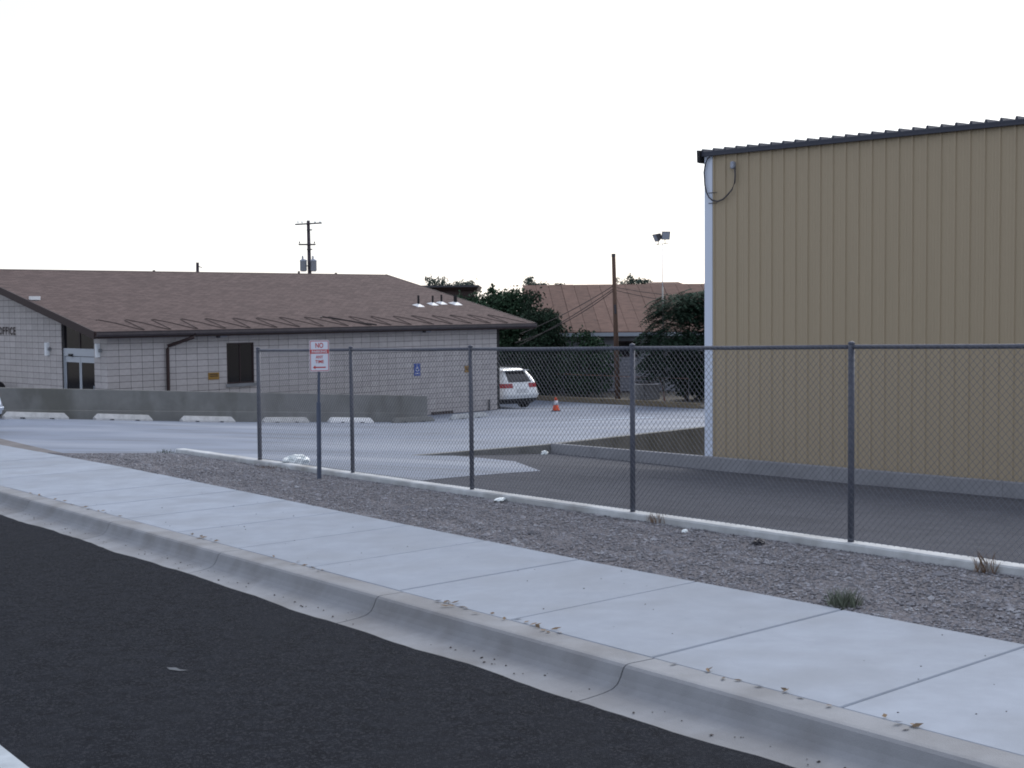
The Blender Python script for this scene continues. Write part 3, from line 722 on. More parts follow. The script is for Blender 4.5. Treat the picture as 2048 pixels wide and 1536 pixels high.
# ------------------------------------------------------------------ wheel stops
stops = [(-4.47, -2.57), (-1.72, .14), (1.18, 3.08), (4.19, 5.98), (6.86, 8.72), (9.66, 11.55), (12.43, 14.26)]
lab = ['pale concrete wheel stop at the left end of the ramp wall row', 'second wheel stop along the ramp wall from the entrance end', 'third wheel stop along the ramp wall from the entrance end', 'wheel stop just inside the first bay of the chain-link fence', 'brightest white wheel stop in front of the ramp wall', 'dull grey worn wheel stop by the end of the ramp wall', 'white wheel stop set apart beyond the end of the ramp wall']
smat = [m_whitecurb, m_whitecurb, m_whitecurb, m_whitecurb, m_white, m_greyconc, m_whitecurb]
m_stop = mat('stop_concrete', (0.52, 0.52, 0.52), rough=0.85, var=0.15, scale=5, bump=0.2, bscale=60)
smat = [m_stop, m_stop, m_stop, m_stop, m_white, m_greyconc, m_whitecurb]
for i, (a0, a1) in enumerate(stops):
    b_ = -2.25; mb = MB(); zz = lambda a, h: H(a, b_)+h
    ha, hb = .095, .055
    # hexagonal section, chamfered ends, two drainage notches
    def sec(a, w0, w1, h, lo=-.03): h = h*1.38; return [W(a, b_-w0, zz(a, lo)), W(a, b_+w0, zz(a, lo)), W(a, b_+w0, zz(a, .05)), W(a, b_+w1, zz(a, h)), W(a, b_-w1, zz(a, h)), W(a, b_-w0, zz(a, .05))]
    L_ = a1-a0; xs = [(a0, .05, -.02), (a0+.12, .13, -.02), (a0+.42, .13, -.02), (a0+.44, .13, .035), (a0+.58, .13, .035), (a0+.60, .13, -.02), (a1-.60, .13, -.02), (a1-.58, .13, .035), (a1-.44, .13, .035), (a1-.42, .13, -.02), (a1-.12, .13, -.02), (a1, .05, -.02)]
    rings = [sec(a, ha, hb, h, lo) for a, h, lo in xs]
    base = len(mb.v)
    for r_ in rings: mb.v += r_
    for q in range(len(rings)-1):
        for j in range(6): x = q*6+j; y = q*6+(j+1) % 6; mb.f.append([x, y, y+6, x+6])
    mb.f.append(list(range(6))[::-1]); mb.f.append([len(mb.v)-6+j for j in range(6)])
    tag(mb.build('wheel_stop', smat[i]), lab[i], 'wheel stop', 'wheel stops in front of the ramp wall')

# ------------------------------------------------------------------ retaining wall and foundation wall by the tan building
mb = MB(); zt = -3.225
def rr(a): return [W(a, LB-.16, -5), W(a, LB+.03, -5), W(a, LB+.03, zt+.01), W(a, LB-.16, zt+.01)]
mb.extrude(rr(1.9), rr(26)); rw_ = mb.build('retaining_wall', m_greyconc); tag(rw_, 'concrete retaining wall running back along the edge of the upper lot', 'wall')
mb = MB(); mb.extrude([W(-2.6, LB-.14, -3.6), W(-2.6, LB+.02, -3.6), W(-2.6, LB+.02, H(-2.6, LB)-.01), W(-2.6, LB-.14, H(-2.6, LB)-.01)], [W(1.9, LB-.14, -3.6), W(1.9, LB+.02, -3.6), W(1.9, LB+.02, zt+.005), W(1.9, LB-.14, zt+.005)])
tag(mb.build('tapered_kerb', m_greyconc), 'low concrete kerb rising toward the corner of the retaining wall', 'kerb')
mb = MB()
def fr(b): return [W(1.87, b, -5), W(2.08, b, -5), W(2.08, b, -3.205), W(1.885, b, -3.19), W(1.87, b, -3.205)]
fw_o = thing('foundation_wall', W(1.97, -30, -4), 'low pale concrete foundation wall along the foot of the tan metal building', 'wall')
jb = [LB-.165, -21.9, -24.6, -28.1, -32, -38, -46]
for b0, b1 in zip(jb[:-1], jb[1:]):
    mb = MB(); mb.extrude(fr(b0-.003), fr(b1+.003)); mb.build('wall_section', m_found, fw_o)
pit = MB().poly([W(2.05, LB, -4.3), W(26, LB, -4.3), W(26, -60, -4.3), W(2.05, -60, -4.3)]).build('sunken_yard', m_ground); tag(pit, kind='structure')

# ------------------------------------------------------------------ tan metal building
AT, BT = 2.177, -21.33; PIT_ = .2877; ZE = 3.25; BE = -46.0; AD = 14.0
tan = thing('metal_building', W(AT+7, -33, -4.3), 'tall tan ribbed metal building beside the asphalt pad', 'building')
# one panel = 3 major ribs with two minor ribs between; sheet thickness ignored behind, closed by a core
def panel_prof():
    p = []
    for k in range(3):
        x = k*PIT_
        p += [(x, 0), (x+.03, .0), (x+.048, .032), (x+.078, .032), (x+.096, 0)]
        for m_ in (.155, .215): p += [(x+m_, 0), (x+m_+.008, .006), (x+m_+.022, .006), (x+m_+.03, 0)]
    p.append((3*PIT_, 0)); return p
pp = panel_prof()
def wall_panel_mesh(fn):          # fn(x, out, z)
    mb = MB(); n = len(pp)
    for z in (-4.3, ZE-.06):
        for x, o in pp: mb.v.append(fn(x, o, z))
    for j in range(n-1): mb.f.append([j, j+1, n+j+1, n+j])
    return mb
npan = int((BT-BE)/(3*PIT_))
o0 = wall_panel_mesh(lambda x, o, z: W(AT-o, BT-.12-x, z)).build('wall_panel', m_tan, tan, fix=False)
for i in range(1, npan):
    o = o0.copy(); C.objects.link(o); o.location = o0.location + (-B)*(3*PIT_*i)
o1 = wall_panel_mesh(lambda x, o, z: W(AT+.15+x, BT+o, z)).build('wall_panel', m_tan, tan, fix=False)
for i in range(1, int((AD-.3)/(3*PIT_))):
    o = o1.copy(); C.objects.link(o); o.location = o1.location + A*(3*PIT_*i)
MB().wbox(AT+.02, AT+AD, BE, BT-.02, -4.3, ZE-.1).build('wall_core', m_tan, tan)
mb = MB(); mb.wbox(AT-.04, AT-.002, BT-.16, BT+.045, -4.3, ZE-.05); mb.wbox(AT-.002, AT+.16, BT+.002, BT+.045, -4.3, ZE-.05); mb.build('corner_trim', m_tanwhite, tan)
# roof sheets with ribs, low slope up and away from the eave, and dark eave trim
def roof_mesh():
    mb = MB(); n = len(pp)
    for a in (AT-.12, AT+AD/2, AT+AD):
        zz = ZE+.02+(AD/2-abs(a-AT-AD/2))*.03
        for x, o in pp: mb.v.append(W(a, BT+.10-x, zz+(o if o > .02 else 0)*2.0))
    for q in range(2):
        for j in range(n-1): mb.f.append([q*n+j, q*n+j+1, q*n+n+j+1, q*n+n+j])
    # closure under the sheet at the eave
    base = len(mb.v)
    for x, o in pp: mb.v.append(W(AT-.118, BT+.10-x, ZE-.02))
    for j in range(n-1): mb.f.append([j, j+1, base+j+1, base+j])
    return mb
r_0 = roof_mesh().build('roof_panel', m_slate, tan, fix=False)
for i in range(1, npan):
    o = r_0.copy(); C.objects.link(o); o.location = r_0.location + (-B)*(3*PIT_*i)
MB().wbox(AT-.115, AT-.05, BE, BT+.10, ZE-.075, ZE+.015).build('eave_trim', m_slate, tan)
mb = MB(); mb.hexa([W(AT-.16, BT+.09, ZE-.22), W(AT+.2, BT+.09, ZE-.22), W(AT+.2, BT+.15, ZE-.20), W(AT-.16, BT+.15, ZE-.20), W(AT-.16, BT+.06, ZE+.05), W(AT+.2, BT+.06, ZE+.05), W(AT+.2, BT+.17, ZE+.06), W(AT-.16, BT+.16, ZE+.06)])
mb.build('gutter_end', m_black, tan)
mb = MB(); mb.hexa([W(AT-.1, BT+.05, ZE-.06), W(AT+AD/2, BT+.05, ZE-.06+AD*.015), W(AT+AD/2, BT+.12, ZE-.06+AD*.015), W(AT-.1, BT+.12, ZE-.06), W(AT-.1, BT+.05, ZE+.03), W(AT+AD/2, BT+.05, ZE+.03+AD*.015), W(AT+AD/2, BT+.12, ZE+.03+AD*.015), W(AT-.1, BT+.12, ZE+.03)]); mb.build('rake_trim', m_slate, tan)
# service conduit loop
sv = thing('service_conduit', W(AT-.06, -22.06, 2.2), 'dark service cable looping from a pale weatherhead to the corner of the tan building', 'cable')
o = MB().box(W(AT-.14, -22.10, 2.86), A*.11, B*.09, U*.15).build('weatherhead', m_greymetal, sv); bevel(o, .02)
cp = [(-22.10, 2.90), (-22.11, 2.72), (-22.10, 2.576), (-22.03, 2.43), (-21.919, 2.328), (-21.80, 2.24), (-21.662, 2.207), (-21.53, 2.235), (-21.44, 2.30), (-21.37, 2.42), (-21.33, 2.575), (-21.31, 2.84), (-21.34, 3.0), (-21.40, 3.12), (-21.50, 3.18)]
MB().tube([W(AT-.085, b, z) for b, z in cp], .016, 8).build('cable', m_dark, sv, smooth=True)
for z_ in (2.40, 2.18): MB().tube([W(AT-.05, -21.4, z_), W(AT-.05, -21.62, z_)], .008, 6).build('clip', m_dark, sv)

# ------------------------------------------------------------------ no-parking sign
p0 = ST(18.25, 9.62, ZW-.02); hz = lambda h: p0+U*h
sg = thing('no_parking_sign', p0, 'white and red no parking any time sign on a grey post in the gravel', 'sign')
lean = S*(-.0)+Vector((-.012, 0, 0))
MB().tube([hz(-.3), hz(1.15)+Vector((.012, 0, 0))], .036, 6).build('post_sleeve', m_signpost, sg)
MB().tube([hz(1.1)+Vector((.012, 0, 0)), hz(2.06)+Vector((.035, 0, 0))], .021, 6).build('post', m_signpost, sg)
sx = (N*0.93 + S*(-.37)).normalized(); sx = Vector((sx.x, sx.y, 0)).normalized(); sn_ = sx.cross(U)   # reading direction, and face normal toward the road
if sn_.dot(Vector((p0.x, p0.y, 0))) > 0: sx = -sx; sn_ = sx.cross(U)
c0 = hz(1.60)+Vector((.03, 0, 0))+sn_*.03; SW, SH = .285, .457
def rrect(w, h, r, off):
    out = []
    for cx, cy, a0_ in ((w/2-r, h/2-r, 0), (-w/2+r, h/2-r, 90), (-w/2+r, -h/2+r, 180), (w/2-r, -h/2+r, 270)):
        for i in range(5): an = R(a0_+22.5*i); out.append(c0+sx*(cx+r*math.cos(an))+U*(SH/2+cy+r*math.sin(an))+sn_*off)
    return out
MB().extrude(rrect(SW, SH, .025, -.003), rrect(SW, SH, .025, 0)).build('panel', m_signw, sg)
mb = MB(); o_, i_ = rrect(SW-.016, SH-.016, .02, .0015), rrect(SW-.034, SH-.034, .014, .0015); n = len(o_); mb.v += o_+i_
for j in range(n): mb.f.append([j, (j+1) % n, n+(j+1) % n, n+j])
mb.build('border', m_red, sg, fix=False)
mb = MB(); mb.poly([c0-sx*(SW/2-.004)+U*.262+sn_*.002, c0+sx*(SW/2-.004)+U*.262+sn_*.002, c0+sx*(SW/2-.004)+U*.322+sn_*.002, c0-sx*(SW/2-.004)+U*.322+sn_*.002]); mb.build('band', m_red, sg, fix=False)
text_mesh('lettering', 'NO', m_red, sg, c0+U*.345, sx, U, .075, .002, .115)
text_mesh('lettering', 'PARKING', m_signw, sg, c0+U*.273, sx, U, .038, .0035, .22)
text_mesh('lettering', 'ANY', m_red, sg, c0+U*.190, sx, U, .046, .002, .11)
text_mesh('lettering', 'TIME', m_red, sg, c0+U*.122, sx, U, .046, .002, .125)
mb = MB(); q = lambda x, y: c0+sx*x+U*y+sn_*.002
mb.poly([q(-.10, .062), q(-.06, .09), q(-.06, .071), q(.09, .071), q(.09, .053), q(-.06, .053), q(-.06, .034)]); mb.build('arrow', m_red, sg, fix=False)

# ------------------------------------------------------------------ vehicles
def vehicle(name, label, paint, pos, head, k=1.0):
    """pos: ground point under the middle of the rear bumper, head: unit heading"""
    t = thing(name, pos, label, 'car'); side = Vector((head.y, -head.x, 0))     # right side of the car
    P3 = lambda x, y, z: pos + side*x*k + head*y*k + U*z*k
    lev = [(.24, .86, .22, 4.72, .30), (.42, .97, .05, 4.86, .30), (.62, 1.0, .0, 4.92, .32), (.85, .995, .06, 4.88, .34), (1.02, .98, .12, 4.72, .34), (1.12, .95, .16, 3.80, .30), (1.30, .885, .30, 3.40, .26), (1.48, .80, .46, 2.98, .24), (1.60, .73, .58, 2.62, .22), (1.68, .60, .80, 2.35, .22), (1.70, .35, 1.1, 2.1, .2)]
    def ring(z, n=48):
        for q in range(len(lev)-1):
            if lev[q][0] <= z <= lev[q+1][0]+1e-6:
                f_ = (z-lev[q][0])/(lev[q+1][0]-lev[q][0]); L = [lev[q][j]+(lev[q+1][j]-lev[q][j])*f_ for j in range(5)]; break
        _, w, yr, yf, r = L; r = min(r, w*.8)
        seg = [('l', (0, yr), (w-r, yr)), ('a', (w-r, yr+r), -90, 0), ('l', (w, yr+r), (w, yf-r)), ('a', (w-r, yf-r), 0, 90), ('l', (w-r, yf), (-w+r, yf)), ('a', (-w+r, yf-r), 90, 180), ('l', (-w, yf-r), (-w, yr+r)), ('a', (-w+r, yr+r), 180, 270), ('l', (-w+r, yr), (0, yr))]
        cnt = [5, 6, 10, 6, 10, 6, 10, 6, 5]; out = []
        for sgm, c_ in zip(seg, cnt):
            for i in range(c_):
                u_ = i/c_
                if sgm[0] == 'l': out.append((sgm[1][0]+(sgm[2][0]-sgm[1][0])*u_, sgm[1][1]+(sgm[2][1]-sgm[1][1])*u_))
                else: an = R(sgm[2]+(sgm[3]-sgm[2])*u_); out.append((sgm[1][0]+r*math.cos(an), sgm[1][1]+r*math.sin(an)))
        return out
    nz = [.24, .33, .42, .52, .62, .74, .85, .94, 1.02, 1.07, 1.12, 1.21, 1.30, 1.39, 1.48, 1.54, 1.60, 1.65, 1.68, 1.70]
    mb = MB(); n = len(ring(.3))
    for z in nz:
        for x, y in ring(z): mb.v.append(P3(x, y, z))
    for i in range(len(nz)-1):
        for j in range(n): a = i*n+j; b = i*n+(j+1) % n; mb.f.append([a, b, b+n, a+n])
    mb.f.append(list(range(n))[::-1]); mb.f.append([(len(nz)-1)*n+j for j in range(n)])
    mb.build('body', paint, t, smooth=True)
    # ring index ranges: rear right half 0-5, corner 5-11, right side 11-21, front ..., left side 43-53, corner 53-59, rear left 59-64
    def patch(nm, m_, idx, z0, z1, off=.012, kz=4, taper=None, par=t):
        mb = MB(); 
        for i in range(kz+1):
            z = z0+(z1-z0)*i/kz; rg = ring(z)
            for jj, j in enumerate(idx):
                j0 = int(math.floor(j)); fr_ = j-j0; pa, pb = rg[j0 % n], rg[(j0+1) % n]; x = pa[0]+(pb[0]-pa[0])*fr_; y = pa[1]+(pb[1]-pa[1])*fr_
                cx, cy = 0, min(max(y, 1.0), 3.6); dx, dy = x-cx, y-cy; l = math.hypot(dx, dy) or 1
                zz = z
                if taper: zz = z0+(z1-z0)*(taper(jj/(len(idx)-1), i/kz))
                mb.v.append(P3(x+dx/l*off, y+dy/l*off, zz))
        w_ = len(idx)
        for i in range(kz):
            for j in range(w_-1): a = i*w_+j; mb.f.append([a, a+1, a+w_+1, a+w_])
        return mb.build(nm, m_, par, fix=False)
    patch('lower_cladding', m_black, [i for i in range(0, n+1)], .24, .46, .012)
    rw = patch('rear_window', m_glass, [59.5+.0, 60.5, 61.5, 62.5, 63.5, 64, 65, 66, 67, 68, 68.5], 1.13, 1.57, .012)
    MB().box(P3(-.03, .12, 1.17), side*.34, head*.03, U*.03).build('wiper', m_black, rw)
    for s_, idx in ((1, [12, 13, 14, 14.8]), (1, [15.1, 16, 17]), (1, [17.3, 18, 19]), (-1, [52, 51, 50, 49.2]), (-1, [48.9, 48, 47]), (-1, [46.7, 46, 45])):
        patch('side_window', m_glass, idx if s_ > 0 else idx[::-1], 1.14, 1.53, .012)
    patch('windscreen', m_glass, [28, 30, 32, 34, 36], 1.16, 1.56, .014)
    for idx in ([3.2, 4, 5, 7, 9, 11, 11.8], [52.2, 53, 55, 57, 59, 60, 60.8]): patch('taillight', m_redlight, idx, .90, 1.08, .014)
    for idx in ([24, 26, 27, 28], [36, 37, 38, 40]): patch('headlight', m_signw, idx, .72, .86, .014)
    patch('licence_plate', m_plate, [62, 63, 64, 65, 66], .70, .86, .016)
    patch('bumper_step', paint, [56, 58, 60, 62, 64, 66, 68, 70, 72], .56, .64, .03)
    mb = MB(); mb.box(P3(-.66, .40, 1.585), side*1.32*k, head*.30*k, U*.035*k); mb.build('spoiler', paint, t)
    for x in (-.66, .66):
        MB().tube([P3(x, .95, 1.66), P3(x, 1.05, 1.745), P3(x, 1.9, 1.76), P3(x, 2.6, 1.735), P3(x*.98, 2.75, 1.64)], .022*k, 6).build('roof_rail', m_black, t)
    for x in (-.86, .86):
        for y in (1.02, 4.0):
            c_ = P3(x, y, .36); ax = side*(1 if x > 0 else -1)
            mb = MB(); wv = .13*k; rr_ = .365*k
            prof_ = [(rr_*.6, wv+.0), (rr_*.9, wv+.01), (rr_, wv-.03), (rr_, -wv+.03), (rr_*.9, -wv), (rr_*.6, -wv)]
            nn = 24; 
            for r_, o_ in prof_:
                for j in range(nn): an = 2*math.pi*j/nn; mb.v.append(c_+ax*o_+head*math.cos(an)*r_+U*math.sin(an)*r_)
            for i in range(len(prof_)-1):
                for j in range(nn): a = i*nn+j; b = i*nn+(j+1) % nn; mb.f.append([a, b, b+nn, a+nn])
            mb.f.append([(len(prof_)-1)*nn+j for j in range(nn)])
            wh = mb.build('wheel', m_tyre, t, smooth=True)
            mb = MB(); mb.v.append(c_+ax*(wv-.02))
            for j in range(20): an = 2*math.pi*j/20; rq = rr_*(.62 if j % 4 < 3 else .5); mb.v.append(c_+ax*(wv-.005)+head*math.cos(an)*rq+U*math.sin(an)*rq)
            for j in range(20): mb.f.append([0, 1+j, 1+(j+1) % 20])
            mb.build('rim', m_rim, wh, fix=False)
            # wheel arch
            mb = MB(); arc = [(c_+ax*(.135*k)+head*math.cos(R(a_))*.43*k+U*math.sin(R(a_))*.43*k) for a_ in range(0, 181, 15)]; arc2 = [(c_+ax*(.150*k)+head*math.cos(R(a_))*.40*k+U*math.sin(R(a_))*.40*k) for a_ in range(0, 181, 15)]
            mb.v += arc+arc2; m2 = len(arc)
            for j in range(m2-1): mb.f.append([j, j+1, m2+j+1, m2+j])
            mb.build('wheel_arch', m_black, t, fix=False)
    return t
hd = Vector((math.sin(R(-38)), math.cos(R(-38)), 0)).normalized()
pz = H(19.7, 1.0)
rp0 = at(1045, 818, 57.6); rp0.z = pz+CAMZ
vehicle('parked_car', 'white SUV parked past the far corner of the office', m_carwhite, rp0, hd)

# car at the left edge: only the tip of its bumper is in view
hd2 = Vector((math.sin(R(-80)), math.cos(R(-80)), 0)).normalized()
q = at(9, 802, 33.0); aa_, bb_ = toab(q.x, q.y); sd2 = Vector((hd2.y, -hd2.x, 0))
p2 = Vector((q.x-.55, q.y, 0)) - sd2*(-.2) ; p2.z = H(aa_-.5, bb_)+CAMZ
vehicle('parked_car', 'silver-blue car at the edge of the lot, only its bumper tip showing', m_carblue, p2, hd2)

# traffic cone
cz = H(18.3, -2.1); cp_ = at(1112, 826, 54.9); cp_.z = cz+CAMZ
cn = thing('traffic_cone', cp_, 'orange traffic cone with white band standing on the lot', 'cone')
o = MB().box(cp_-Vector((.18, .18, 0)), Vector((.36, 0, 0)), Vector((0, .36, 0)), Vector((0, 0, .035))).build('base', m_dark, cn); bevel(o, .012)
MB().lathe(cp_+U*.03, [(.155, 0), (.135, .03), (.10, .22)], 16).build('lower_cone', m_orange, cn, smooth=True)
MB().lathe(cp_+U*.25, [(.101, 0), (.068, .17)], 16).build('reflective_band', m_coneband, cn, smooth=True)
MB().lathe(cp_+U*.42, [(.066, 0), (.045, .12), (.03, .125)], 16).build('tip', m_orange, cn, smooth=True)

# ------------------------------------------------------------------ back edge of the lot
bd = thing('timber_border', W(24.1, 0, -4.25), 'weathered timber border along the back edge of the lot', 'border')
bb = [14, 9, 6.2, 3.4, .6, -2.2, -4.6]
for b0, b1 in zip(bb[:-1], bb[1:]):
    o = MB().hexa([W(24.05, b0-.01, H(24, b0)-.1), W(24.25, b0-.01, H(24, b0)-.1), W(24.25, b1+.01, H(24, b1)-.1), W(24.05, b1+.01, H(24, b1)-.1), W(24.05, b0-.01, H(24, b0)+.22), W(24.25, b0-.01, H(24, b0)+.22), W(24.25, b1+.01, H(24, b1)+.22), W(24.05, b1+.01, H(24, b1)+.22)]).build('timber', m_timber, bd); bevel(o, .015)
# low earth bank behind it
mb = MB(); mb.hexa([W(24.2, 22, -5), W(24.2, -16.8, -5), W(40, -16.8, -5), W(40, 22, -5), W(24.2, 22, -4.12), W(24.2, -16.8, -4.12), W(40, -16.8, -4.0), W(40, 22, -4.0)]); yb = mb.build('back_yard', m_ground); tag(yb, kind='structure')
# old wire fence on the bank
of_ = thing('wire_fence', W(24.8, 1, -4.12), 'old low wire fence with rusty top rail behind the timber border', 'fence')
pb = [8.5, 6, 3.5, 1.2, -1.2, -3.6]
for b_ in pb: MB().tube([W(24.8, b_, -4.3), W(24.8, b_, -3.0)], .022, 6).build('post', m_dark, of_)
for b0, b1 in zip(pb[:-1], pb[1:]): MB().tube([W(24.8, b0, -3.02), W(24.8, (b0+b1)/2, -3.05+random.uniform(-.03, .02)), W(24.8, b1, -3.02)], .014, 5).build('top_rail', m_rust, of_)

# wood pole, flood lamp pole
wpz = -4.2+CAMZ
b_, tp = at(1236, 806, 62.0), at(1227, 508, 62.0); b_.z = wpz
wpo = thing('wooden_pole', b_, 'plain brown wooden pole standing behind the timber border', 'pole')
MB().tube([b_-U*.3, b_.lerp(tp, .5), tp], .125, 12, .085).build('shaft', m_wood, wpo, smooth=True)
MB().tube([tp-U*.12, tp+U*.015], .092, 12).build('pole_cap', m_dark, wpo)
MB().tube([b_+U*3.9+Vector((-.1, -.1, 0)), b_+U*4.3+Vector((-.12, -.12, 0))], .05, 6).build('bracket', m_dark, wpo)
b2 = at(1329, 812, 60.0); b2.z = wpz; t2 = at(1325, 484, 60.0)
fl = thing('flood_lamp_pole', b2, 'slender pole carrying two floodlights beside the leafy tree', 'lamp')
m_slim = mat('pale_pole', (0.30, 0.30, 0.29), rough=0.6)
MB().tube([b2-U*.3, t2-U*1.9], .04, 8, .032).build('shaft', m_slim, fl, smooth=True); MB().tube([t2-U*1.95, t2-U*.1], .017, 8).build('upper_shaft', m_tanwhite, fl, smooth=True)
MB().tube([t2+Vector((-.28, 0, -.1)), t2+Vector((.25, 0, -.06))], .018, 6).build('crossbar', m_slim, fl)
def flood(c, d, w_, h_, dep):
    d = d.normalized(); x = d.cross(U).normalized(); y = x.cross(d).normalized(); mb = MB(); f0 = [c+x*sx_*w_/2+y*sy*h_/2 for sx_, sy in ((-1, -1), (1, -1), (1, 1), (-1, 1))]; f1 = [c-d*dep+x*sx_*w_*.3+y*sy*h_*.3 for sx_, sy in ((-1, -1), (1, -1), (1, 1), (-1, 1))]
    mb.extrude(f0, f1); o = mb.build('floodlight', m_greyconc if False else m_dark, fl)
    g_ = [c+d*.004+x*sx_*w_*.43+y*sy*h_*.43 for sx_, sy in ((-1, -1), (1, -1), (1, 1), (-1, 1))]; MB().poly(g_).build('lens', m_greymetal, o, fix=False)
    MB().tube([c-d*dep*.5-y*h_*.3, c-d*dep*.5-U*(h_*.5+.18)], .018, 5).build('yoke', m_dark, o)
flood(t2+Vector((.14, -.05, .27)), Vector((.25, -1, -.25)), .38, .36, .22)
flood(t2+Vector((-.30, 0, .17)), Vector((-.85, -.35, -.45)), .36, .34, .26)

# overhead wires from the wooden pole
def sag(p, q, d, n=14): return [p.lerp(q, i/n) - U*d*4*(i/n)*(1-i/n) for i in range(n+1)]
wl = [((1226, 572, 62), (1040, 668, 58.5), .12), ((1226, 578, 62), (1040, 690, 58.5), .10), ((1226, 582, 62), (1030, 686, 59), .25)]
for (p, q, d), nm in zip(wl, ('uppermost', 'middle', 'lowest sagging')): tag(MB().tube(sag(at(*p), at(*q), d), .018, 5).build('service_wire', m_cable), nm+' service wire slanting from the wooden pole down toward the office', 'wire', 'service wires from the wooden pole')
for p, q, d, nm in (((1228, 574, 62), (1430, 596, 66), .1, 'upper'), ((1228, 580, 62), (1430, 612, 66), .1, 'lower')): tag(MB().tube(sag(at(*p), at(*q), d), .014, 5).build('overhead_wire', m_cable), nm+' of two thin wires running from the wooden pole past the leafy tree', 'wire', 'overhead wires from the wooden pole')

# utility pole far behind the office
up0, upt = at(620, 750, 110), at(616.5, 441, 110); up0.z = -4.6+CAMZ; up0.x = at(622, 600, 110).x
ut = thing('utility_pole', up0, 'utility pole with two crossarms and two transformers rising behind the office roof', 'pole')
MB().tube([up0, upt], .19, 10, .13).build('shaft', m_wooddark, ut, smooth=True)
def up_at(px, py): return at(px, py, 109.8)
o = MB().box(up_at(590, 449)-U*.05, up_at(643.5, 446)-up_at(590, 449), Vector((0, .1, 0)), U*.11).build('crossarm', m_wooddark, ut)
for px in (596, 604, 630, 640): MB().lathe(up_at(px, 447)+U*.05, [(.04, 0), (.055, .05), (.03, .14)], 8).build('insulator', m_greymetal, o)
o = MB().box(up_at(597, 489)-U*.06, up_at(631, 489)-up_at(597, 489), Vector((0, .1, 0)), U*.12).build('crossarm', m_wooddark, ut)
for px in (599, 629): MB().lathe(up_at(px, 488)+U*.05, [(.05, 0), (.06, .05), (.03, .16)], 8).build('insulator', m_dark, o)
for px, w_, m_ in ((607, .27, m_greymetal), (627.5, .24, m_greymetal)):
    c_ = up_at(px, 543); o = MB().lathe(c_, [(.18, 0), (w_, .08), (w_, .80), (w_+.02, .82), (w_+.02, .88), (w_*.6, .95), (.05, .98)], 14).build('transformer', m_, ut, smooth=True)
    MB().lathe(c_+U*.95+Vector((-.05, 0, 0)), [(.06, 0), (.09, .06), (.06, .12), (.09, .18), (.03, .3)], 8).build('bushing', m_greymetal, o)
    MB().box(c_+Vector((0, -.03, .4)), up_at(620, 530)-up_at(px, 530), Vector((0, .06, 0)), U*.08).build('hanger', m_dark, o)
for py in (461, 500): MB().box(up_at(619.5, py)-Vector((.23, .05, 0)), Vector((.44, 0, 0)), Vector((0, .1, 0)), U*.09).build('pole_band', m_dark, ut)
s0_, s1_ = at(396, 700, 112), at(395, 525, 112); s0_.z = -4.6+CAMZ
sp = thing('utility_pole', s0_, 'short bare pole top showing just above the office ridge', 'pole'); MB().tube([s0_, s1_], .17, 8, .12).build('shaft', m_wooddark, sp); MB().tube([s1_-U*.25, s1_+Vector((.35, 0, -.42))], .03, 5).build('brace', m_dark, sp)

# ------------------------------------------------------------------ houses behind
HY = 66.0
hs_ = thing('house', Vector((5, 70, -4.1+CAMZ)), 'grey clapboard house with brown panelled roof behind the trees', 'house')
zE, zR = -1.24+CAMZ, 1.08+CAMZ; hx0, hx1 = .8, 11.5; RD = 6.2
MB().box((hx0+.5, HY+.6, -4.2+CAMZ), Vector((hx1-hx0-1, 0, 0)), Vector((0, 11, 0)), Vector((0, 0, 4.2-1.35))).build('wall', m_mortar, hs_)
bz = -4.0+CAMZ
o0 = MB().hexa([Vector((hx0+.5, HY+.560, 0)), Vector((hx1-.5, HY+.560, 0)), Vector((hx1-.5, HY+.6, 0)), Vector((hx0+.5, HY+.6, 0)), Vector((hx0+.5, HY+.585, .155)), Vector((hx1-.5, HY+.585, .155)), Vector((hx1-.5, HY+.6, .155)), Vector((hx0+.5, HY+.6, .155))]).build('clapboard', m_siding, hs_)
l0 = o0.location.copy(); z = bz; first = True
while z < -1.5+CAMZ:
    if first: o0.location = l0+U*z; first = False
    else: o = o0.copy(); C.objects.link(o); o.location = l0+U*z
    z += .15
# roof in broad sheets whose seams run down the slope
npn = 17; pw_ = (hx1-hx0+.4)/npn
for side_ in (0, 1):
    for i in range(npn):
        x0, x1 = hx0-.2+i*pw_+.008, hx0-.2+(i+1)*pw_-.008; dz = random.uniform(-.008, .008)
        y0, y1 = (HY, HY+RD) if side_ == 0 else (HY+2*RD, HY+RD)
        sk = .35 if side_ == 0 else 0
        mb = MB(); mb.hexa([Vector((x0+sk, y0, zE+dz)), Vector((x1+sk, y0, zE+dz)), Vector((x1, y1, zR+dz)), Vector((x0, y1, zR+dz)), Vector((x0+sk, y0, zE+.08+dz)), Vector((x1+sk, y0, zE+.08+dz)), Vector((x1, y1, zR+.08+dz)), Vector((x0, y1, zR+.08+dz))])
        mb.build('roof_sheet', m_tile, hs_)
MB().hexa([Vector((hx0-.1, HY+.05, zE-.02)), Vector((hx1+.1, HY+.05, zE-.02)), Vector((hx1+.1, HY+2*RD-.05, zE-.02)), Vector((hx0-.1, HY+2*RD-.05, zE-.02)), Vector((hx0-.1, HY+RD-.05, zR-.04)), Vector((hx1+.1, HY+RD-.05, zR-.04)), Vector((hx1+.1, HY+RD+.05, zR-.04)), Vector((hx0-.1, HY+RD+.05, zR-.04))]).build('roof_deck', m_brown, hs_)
MB().box((hx0-.1, HY-.06, zE-.14), Vector((hx1-hx0+.4, 0, 0)), Vector((0, .055, 0)), Vector((0, 0, .17))).build('fascia', m_fascia, hs_)
MB().box((hx0, HY, zE-.12), Vector((hx1-hx0, 0, 0)), Vector((0, .55, 0)), Vector((0, 0, .03))).build('soffit', m_brown, hs_)
